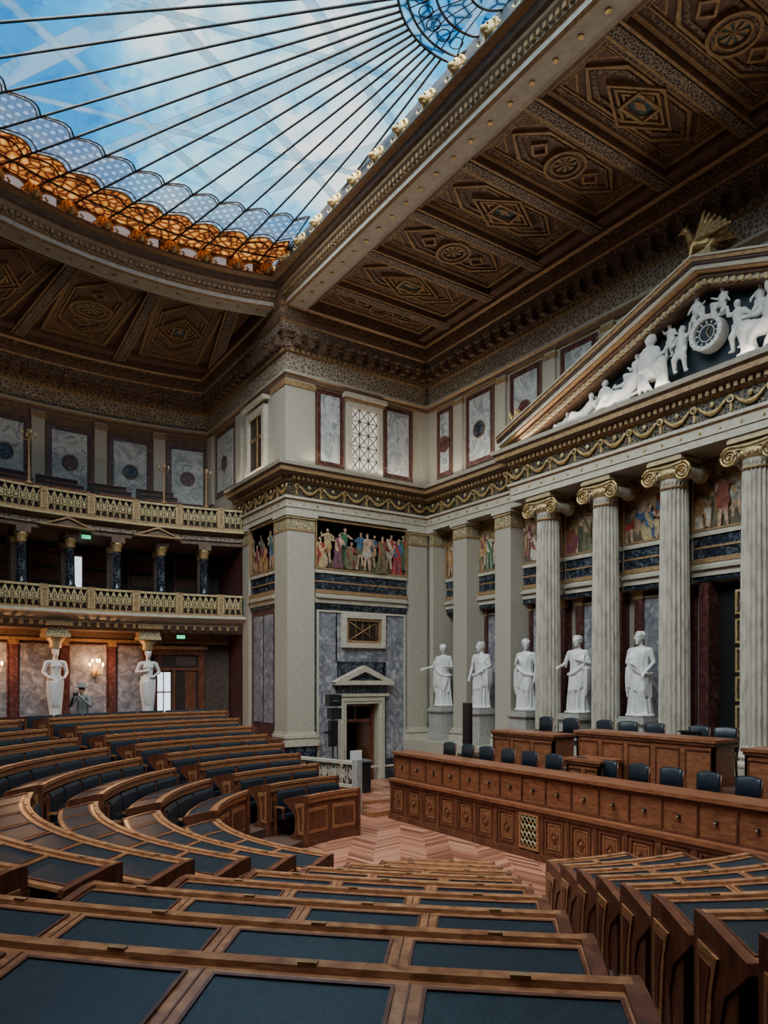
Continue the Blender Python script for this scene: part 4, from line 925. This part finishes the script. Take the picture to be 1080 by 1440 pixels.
def caryatid(male):
    f=Fig(); 
    f.robe([(.0,.17,.15,0,0,.3),(.3,.19,.16,0,0,.8),(.8,.235,.18,0,0,1),(1.1,.25,.19,0,0,.8),(1.25,.22,.16,0,0,.4),(1.32,.17,.12,0,0,0)],12,.16,.3)
    f.cap((0,0,1.22),(0,-.01,1.40),.165,.15); f.cap((0,-.01,1.40),(0,-.01,1.64),.155,.175); f.cap((-.20,0,1.75),(.20,0,1.75),.085,.085); f.cap((0,0,1.75),(0,-.01,1.98),.075,.07)
    for s in(-1,1):
        f.ell((s*.09,-.13,1.63),(.085,.065,.08)); 
        if male: f.cap((s*.26,0,1.74),(s*.35,.02,1.42),.075,.06); f.cap((s*.35,.02,1.42),(s*.22,-.18,1.24),.055,.04); f.hand((s*.22,-.18,1.24),(-s*.6,-.2,-.2),.15,s)
        else: f.cap((s*.26,0,1.74),(s*.37,.0,1.45),.07,.056); f.cap((s*.37,0,1.45),(s*.12,-.20,1.48 if s>0 else 1.27),.052,.038); f.hand((s*.12,-.20,1.48 if s>0 else 1.27),(-s,-.1,.1),.14,s)
    for i in range(4): f.path([(-.23,-.05,1.26-.04*i),(0,-.20,1.12-.05*i),(.23,-.06,1.28-.04*i)],[.024,.03,.024])
    for i in range(4): f.path([(.0+.06*i,-.2,1.1),(-.02+.06*i,-.22,.75),(-.05+.06*i,-.18,.3)],[.028,.025,.016])
    f.head((0,-.03,2.08),.34,bun=not male); return f
cmA=[caryatid(0).build('caryatid_figure',.0165,[WHITE],1).data, caryatid(1).build('caryatid_figure',.0165,[WHITE],1).data]
for o in list(bpy.data.objects):
    if o.name.startswith('caryatid_figure'): bpy.data.objects.remove(o)
for k in range(-1,5):
    t=radians(85.9+10.8*k); R=16.15
    if A[0]+R*cos(t)>XP-.6: continue
    mb=MB('caryatid_statue'); M=polarframe(A,R,t); mb.M=M
    mb.box(-.34,.34,-.34,.34,1.75,1.9,WHITEB); mb.box(-.28,.28,-.28,.28,1.9,2.42,BRNW); mb.box(-.32,.32,-.32,.32,2.42,2.52,WHITEB)
    mb.lathe(0,0,[(.14,4.70),(.20,4.78),(.18,4.88),(.30,5.04),(.30,5.08)],20,GOLDC); mb.box(-.38,.38,-.38,.38,5.08,5.2,GOLDC); mb.box(-.34,.34,-.45,.34,5.2,5.55,CAPM); mb.box(-.42,.42,-.6,.5,5.45,5.6,BRGOLD)
    base=mb.obj()
    o=bpy.data.objects.new('caryatid_body',cmA[k%2]); bpy.context.scene.collection.objects.link(o); o.parent=base
    M2=M@Matrix(((1.05,0,0,0),(0,-1.05,0,0),(0,0,1,2.5),(0,0,0,1))); o.matrix_world=M2
def railing(name,R,z0,z1,mt,tm1):
    mb=MB(name); ts=xstart(R)+.005
    mb.abox(A,R-.06,R+.08,z1-.07,z1,ts,tm1,GOLDC); mb.abox(A,R-.05,R+.06,z0,z0+.08,ts,tm1,BRGOLD); mb.abox(A,R+.05,R+.07,z0,z1,ts,tm1,DWOOD)
    h=z1-z0-.15; zz=z0+.08
    for k in range(-1,12):
        t=B0+DA*k
        if t>tm1: break
        if t>ts+.02:
            mb.M=polarframe(A,R,t); mb.box(-.13,.13,-.08,.09,z0,z1+.02,BRGOLD); mb.frame(-.10,.10,z0+.1,z1-.1,.03,.09,.11,GOLDC)
        n=6; w=DA*.84/n
        for i in range(n):
            tm=t+DA*.08+w*(i+.5)
            if tm<ts or tm>tm1: continue
            mb.M=polarframe(A,R,tm); q=w*R/2
            mb.tube([(-q,0.02,zz),(q,0.02,zz+h)],.018,4,mt); mb.tube([(q,0.02,zz),(-q,0.02,zz+h)],.018,4,mt); mb.disc(0,zz+h/2,.06,0,.05,mt,8)
            mb.ringaz(0,zz+h/2,.09,.12,0,.04,mt,10); mb.box(-q-.012,-q+.012,0,.04,zz,zz+h,mt)
    mb.M=Matrix.Identity(4); return mb.obj()
TE=radians(135)
mb=MB('gallery_lower_balcony'); ts=xstart(15.45)
mb.arc(A,[(17.2,5.6),(15.75,5.6),(15.75,5.68),(15.55,5.74),(15.45,5.84),(15.35,5.86),(15.35,5.95),(17.2,5.95)],ts,2*pi-ts,CREAM2,120)
mb.arc(A,[(17.2,5.35),(15.85,5.35),(15.8,5.45),(15.75,5.6),(17.2,5.6)],ts,2*pi-ts,BRNW,120)
for k in range(0,90):
    t=ts+.02+k*radians(1.08)
    if t>TE: break
    mb.M=polarframe(A,15.8,t); mb.box(-.05,.05,-.1,.14,5.46,5.6,BRGOLD)
mb.M=Matrix.Identity(4); mb.obj()
railing('gallery_lower_railing',15.5,5.95,6.72,GOLDC,TE)
mb=MB('wall_gallery_middle'); t1=xstart(18)
mb.abox(A,18,18.2,5.9,9.0,t1,2*pi-t1,DWOOD,110)
for k in range(-2,12):
    t=B0+DA*k+DA/2
    if t<t1+.03 or t>TE: continue
    mb.M=polarframe(A,18,t); mb.frame(-.6,.6,5.95,8.3,.1,0,.08,MAHOG); mb.box(-.75,-.68,0,.15,5.9,8.6,MAHOG)
    for j in range(4): mb.box(-.45,.45,0,.03,6.1+.55*j,6.5+.55*j,MAHOG if (k*3+j)%5 else BRNW)
mb.M=polarframe(A,17.95,radians(93.2)); mb.box(-.28,-.05,.05,.08,6.5,8.1,GLOWS); mb.box(.04,.2,.05,.08,6.8,7.4,GLOWS); mb.frame(-.35,.3,6.4,8.2,.06,.0,.12,MAHOG)
mb.M=Matrix.Identity(4); mb.obj()
mb=MB('gallery_upper_balcony'); ts=xstart(15.5)
mb.arc(A,[(19,8.55),(15.75,8.55),(15.75,8.66),(15.7,8.7),(15.7,8.86),(15.55,8.92),(15.5,9.0),(15.45,9.05),(19,9.05)],ts,2*pi-ts,BRNW,120)
mb.abox(A,15.68,15.72,8.7,8.84,ts,TE,FRZ); mb.abox(A,15.42,15.5,8.98,9.06,ts,TE,GOLDC)
for k in range(-1,11,2):
    t=B0+DA*k+DA*.5
    if t>TE or t<ts+.05: continue
    mb.M=polarframe(A,15.5,t); mb.loopframe([(-.85,8.62),(0,8.98),(.85,8.62)],[(-.62,8.67),(0,8.91),(.62,8.67)],-.2,.12,BRGOLD); mb.pc([(-.7,8.64),(0,8.93),(.7,8.64)],-.2,.05,BRNW)
mb.M=Matrix.Identity(4); mb.obj()
railing('gallery_upper_railing',15.5,9.06,9.82,GOLDC,TE)
col=MB('gallery_column')
col.box(-.17,.17,-.17,.17,5.95,6.75,BRNW); col.lathe(0,0,[(.17,6.75),(.17,6.82),(.145,6.85),(.14,7.0),(.125,8.05),(.14,8.07)],14,DMARB); col.lathe(0,0,[(.13,8.05),(.16,8.12),(.15,8.2),(.22,8.32),(.22,8.36)],14,GOLD); col.box(-.22,.22,-.22,.22,8.36,8.56,BRNW); col.box(-.17,.17,-.75,-.45,5.95,8.56,BRND); col.box(-.19,.19,-.78,-.42,8.1,8.3,GOLD)
c0=col.obj(); cme=c0.data; first=True
for k in range(0,10):
    t=radians(79+5.4*k); o=c0 if first else bpy.data.objects.new('gallery_column',cme)
    if not first: bpy.context.scene.collection.objects.link(o)
    first=False; o.matrix_world=polarframe(A,15.95,t)
mb=MB('wall_hemicycle_upper'); t1=xstart(19)
mb.abox(A,19,19.3,8.9,16.3,t1,2*pi-t1,BRNW,120)
for k in range(-1,12):
    t=radians(79.6+6.6*k)
    if t<t1+.01 or t>TE: continue
    mb.M=polarframe(A,19,t); uppanel(mb,-.75,.75,10.6,13.0,0,2 if k%2 else 1); 
    mb.M=polarframe(A,19,t+radians(3.3)); mb.box(-.22,.22,0,.1,9.0,13.42,CREAM); mb.box(-.26,.26,0,.14,13.15,13.35,BRGOLD)
mb.M=Matrix.Identity(4); mb.obj()
mb=MB('gallery_benches')
for r,z in ((16.4,9.05),(17.3,9.45),(18.2,9.85)):
    mb.abox(A,r,min(r+.9,18.98),9.0,z+.02,xstart(r)+.02,TE,DWOOD); 
    for k in range(12):
        q0=B0-.02+DA*k; q1=q0+DA*.8
        if q0<xstart(r)+.03: continue
        mb.abox(A,r+.5,r+.56,z,z+1.15,q0,q1,DWOOD); mb.abox(A,r+.2,r+.5,z+.4,z+.5,q0,q1,LEATH); mb.abox(A,r+.46,r+.6,z+1.15,z+1.2,q0,q1,MAHOG)
mb.obj()
cand=MB('gallery_candelabrum'); cand.lathe(0,0,[(.12,0),(.14,.05),(.05,.12),(.035,.3),(.06,.4),(.03,.5),(.025,1.2),(.05,1.25),(.03,1.3),(.025,1.6),(.09,1.68),(.07,1.72)],10,BRGOLD)
for i in range(4):
    t=pi/2*i; cand.tube([(0,0,1.4),(.12*cos(t),.12*sin(t),1.38),(.2*cos(t),.2*sin(t),1.48),(.2*cos(t),.2*sin(t),1.56)],.014,5,BRGOLD); cand.lathe(.2*cos(t),.2*sin(t),[(.03,1.56),(.045,1.6),(.03,1.68)],8,GOLDC)
c1=cand.obj(); cme=c1.data
for i,(t,s) in enumerate(((100.3,1.0),(84.4,.8),(79.0,.8))):
    o=c1 if i==0 else bpy.data.objects.new('gallery_candelabrum',cme)
    if i: bpy.context.scene.collection.objects.link(o)
    o.matrix_world=polarframe(A,15.5,radians(t))@Matrix.Translation((0,0,9.82))@Matrix.Scale(s,4)
for i,t in enumerate((91.6,102.6)):
    mb=MB('wall_sconce'); M=polarframe(A,RW-.08,radians(t)); mb.M=M
    mb.disc(0,4.0,.10,0,.05,GOLD,10,.22); mb.tube([(0,.05,3.95),(0,.2,3.85),(0,.28,4.0)],.025,6,GOLD)
    for a,c in((0,.34),(-.22,.26),(.22,.26),(-.12,.2),(.12,.2)):
        zt=4.1+(.14 if abs(a)<.15 else 0); mb.tube([(0,.2,3.9),(a*.7,c,3.88),(a,c,zt)],.014,5,GOLD); mb.lathe(a,c,[(.035,zt),(.05,zt+.03),(.02,zt+.05)],8,GOLD); mb.ell((a,c,zt+.11),(.04,.04,.065),BULB,8,6)
    b=mb.obj()
    l=bpy.data.lights.new('sconce_glow','POINT'); l.energy=75; l.color=(1,.50,.22); l.shadow_soft_size=.15
    lo_=bpy.data.objects.new('sconce_glow',l); bpy.context.scene.collection.objects.link(lo_); p=M@Vector((0,.6,4.3)); lo_.location=p; 
for (R,t,z) in ((15.9,82.0,5.15),(15.75,93.6,8.38)):
    mb=MB('exit_sign'); mb.M=polarframe(A,R,radians(t)); mb.box(-.14,.14,0,.04,z,z+.12,GREEN); mb.box(-.15,.15,-.02,0,z-.01,z+.2,BLACK); mb.obj()

# ------------------------------------------------------------------ balustrade, steps, stands
mb=MB('stone_balustrade'); p0=Vector((9.35,19.8)); p1=Vector((10.25,16.7)); d=(p1-p0); L=d.length; d/=L
mb.M=fr(p0.x,p0.y,0,(d.x,d.y),(d.y,-d.x))
mb.box(0,L,-.08,.08,.0,.72,MAHOG); mb.box(0,L,-.06,.06,.72,.80,CREAM2); mb.box(-.02,L+.02,-.09,.09,1.36,1.44,CREAM2)
n=9
for i in range(n):
    a=L*i/n; w=L/n; mb.tube([(a+.02,0,.8),(a+w-.02,0,1.36)],.022,5,CREAM2); mb.tube([(a+w-.02,0,.8),(a+.02,0,1.36)],.022,5,CREAM2); mb.ringaz(a+w/2,1.08,.07,.12,-.02,.02,CREAM2,12)
    mb.box(a-.015,a+.015,-.02,.02,.8,1.36,CREAM2)
for a in(0,L): mb.box(a-.10,a+.10,-.10,.10,0,1.5,WHITEB)
mb.obj()
mb=MB('steps_niche')
mb.box(10.35,14.8,16.2,Y1-.1,0,.12,PARQ); mb.box(10.35,14.8,17.4,Y1-.1,.12,.2,PARQ)
mb.box(10.33,12.2,16.12,16.3,0,.13,OAK); mb.box(10.33,12.4,17.32,17.5,.12,.21,OAK); mb.obj()
mb=MB('loudspeaker_stand'); mb.M=Matrix.Translation((11.15,19.6,.2))
mb.lathe(0,0,[(.3,0),(.3,.03),(.04,.05),(.03,2.3)],14,BLACK); mb.box(-.22,.22,-.16,.12,2.65,3.02,BLACK); mb.box(-.16,.2,-.2,.1,2.25,2.60,BLACK); mb.box(-.12,.12,-.1,.1,1.4,2.2,BLACK); mb.box(-.3,-.1,-.1,.0,1.8,1.88,BLACK); mb.lathe(0,-.17,[(.1,2.8),(.08,2.83)],12,SCREEN); mb.obj()
mb=MB('display_stele'); mb.M=Matrix.Translation((12.4,14.6,.92)); mb.box(-.06,.06,-.13,.13,0,2.15,BLACK); mb.box(-.2,.2,-.2,.2,0,.04,BLACK); mb.obj()
mb=MB('ballot_box'); mb.M=Matrix.Translation((14.55,9.4,1.62)); mb.box(-.2,.2,-.22,.22,0,.9,SCREEN); mb.box(-.21,-.2,-.15,.15,.55,.8,BLACK); mb.box(-.24,.24,-.26,.26,.9,.94,BLACK); mb.obj()
mb=MB('side_desk'); mb.M=Matrix.Translation((11.6,18.9,.2)); mb.box(-.4,.4,-.3,.3,.95,1.0,SCREEN); mb.box(-.35,.35,-.25,.25,0,.95,BLACK); mb.box(-.25,.15,-.05,0,1.0,1.3,WHITE); mb.obj()

# ------------------------------------------------------------------ visitor taking a photograph
f=Fig(); SK,CO,TR,HA=0,1,2,3
for s in(-1,1):
    f.cap((s*.09,0,.90),(s*.10,-.02,.50),.095,.065,TR); f.cap((s*.10,-.02,.50),(s*.10,.02,.09),.06,.042,TR); f.cap((s*.10,.02,.05),(s*.12,-.18,.04),.045,.04,HA)
f.cap((0,0,.88),(0,0,1.10),.15,.15,CO); f.cap((0,0,1.10),(0,0,1.34),.155,.15,CO); f.cap((-.15,0,1.40),(.15,0,1.40),.075,.075,CO)
f.robe([(.72,.20,.15,0,0,.4),(.9,.19,.145,0,0,.3),(1.1,.17,.13,0,0,.1)],8,.06,tag=CO)
f.cap((0,0,1.42),(0,-.02,1.54),.055,.05,SK); f.head((0,-.03,1.62),.24,SK,HA)
f.cap((.20,0,1.39),(.30,-.10,1.16),.062,.05,CO); f.cap((.30,-.10,1.16),(.10,-.30,1.42),.048,.034,CO); f.hand((.09,-.31,1.44),(-.4,-.2,.8),.11,-1,SK)
f.cap((-.20,0,1.39),(-.32,-.08,1.16),.062,.05,CO); f.cap((-.32,-.08,1.16),(-.12,-.30,1.40),.048,.034,CO); f.hand((-.11,-.31,1.42),(.4,-.2,.8),.11,1,SK)
per=f.build('visitor_photographing',.012,[SKIN,COAT,TROU,TROU],1)
per.location=(4.33,22.5,1.76); per.rotation_euler=(0,0,radians(-40))
mb=MB('camera_in_hands'); mb.box(-.07,.07,-.38,-.33,1.46,1.55,BLACK); mb.rings([[(.035*cos(2*pi*j/12),y,1.505+.035*sin(2*pi*j/12)) for j in range(12)] for y in(-.38,-.45)],BLACK); o=mb.obj(per); 
mb=MB('sun_hat'); mb.lathe(0,-.03,[(.19,1.70),(.19,1.715),(.115,1.72),(.11,1.80),(.07,1.825),(.01,1.83)],20,COAT); mb.obj(per)

# ------------------------------------------------------------------ lights, world, camera
w=bpy.data.worlds.new('sky'); bpy.context.scene.world=w; w.use_nodes=True; nt=w.node_tree
bg=nt.nodes['Background']; tc=nt.nodes.new('ShaderNodeTexCoord'); mp=nt.nodes.new('ShaderNodeMapping'); mp.inputs['Scale'].default_value=(1,1,1.4)
nt.links.new(tc.outputs['Generated'],mp.inputs['Vector']); n=N(nt,'ShaderNodeTexNoise',Scale=3.4,Detail=7,Distortion=.5,Roughness=.55); nt.links.new(mp.outputs['Vector'],n.inputs['Vector'])
r=ramp(nt,[(.38,(.01,.26,.62)),(.49,(.05,.48,.90)),(.56,(.40,.82,1.0)),(.64,(1.0,1.0,1.0))]); nt.links.new(n.outputs['Fac'],r.inputs['Fac']); nt.links.new(r.outputs['Color'],bg.inputs['Color']); bg.inputs['Strength'].default_value=1.65
def sun(name,tx,ty,e,ang,col):
    l=bpy.data.lights.new(name,'SUN'); l.energy=e; l.angle=radians(ang); l.color=col
    o=bpy.data.objects.new(name,l); bpy.context.scene.collection.objects.link(o)
    d=Vector((tx,ty,-1)).normalized(); o.rotation_euler=d.to_track_quat('-Z','Y').to_euler(); o.location=(5,9,25)
sun('daylight_sun',.55,.35,23,95,(1,.94,.855))
pl=bpy.data.lights.new('skylight_portal','AREA'); pl.shape='RECTANGLE'; pl.size=16; pl.size_y=23
try: pl.cycles.is_portal=True
except Exception as e: print(e)
po=bpy.data.objects.new('skylight_portal',pl); bpy.context.scene.collection.objects.link(po); po.location=(2,9.8,17.0)
def add_uplight(x,y,z,dirx,diry,L,yaw,e):  # hidden upward area lamps, added to brighten the ceiling and upper walls
    l=bpy.data.lights.new('added_uplight','AREA'); l.shape='RECTANGLE'; l.size=L; l.size_y=.12; l.energy=e; l.color=(1,.86,.70)
    o=bpy.data.objects.new('added_uplight',l); bpy.context.scene.collection.objects.link(o); o.location=(x,y,z)
    zax=-Vector((dirx,diry,1)).normalized(); xax=Vector((cos(yaw),sin(yaw),0)); yax=zax.cross(xax).normalized(); xax=yax.cross(zax)
    o.matrix_world=Matrix(((xax.x,yax.x,zax.x,x),(xax.y,yax.y,zax.y,y),(xax.z,yax.z,zax.z,z),(0,0,0,1)))
for yy_ in (18.5,1.0): add_uplight(15.72,yy_,10.80,-.5,0,3.8,pi/2,30)
for yy_ in (13,6.5): add_uplight(15.2,yy_,10.80,-.5,0,5,pi/2,34)
add_uplight(13.1,20.85,10.8,0,-.5,4.5,0,28); add_uplight(10.05,23.5,10.8,-.6,0,3,pi/2,18)
for dg_ in (84,96,108,120,150,180,210,240,270):
    t=radians(dg_); add_uplight(A[0]+15.72*cos(t),A[1]+15.72*sin(t),9.2,.25*cos(t),.25*sin(t),2.8,t+pi/2,22)

cam=bpy.data.cameras.new('camera'); co_=bpy.data.objects.new('camera',cam); bpy.context.scene.collection.objects.link(co_)
cam.sensor_fit='HORIZONTAL'; cam.sensor_width=36; cam.lens=1009/1080*36; cam.shift_y=235/1080; cam.clip_end=200
co_.location=(0,0,3.7); co_.rotation_euler=(radians(90),0,-radians(33.7))
bpy.context.scene.camera=co_
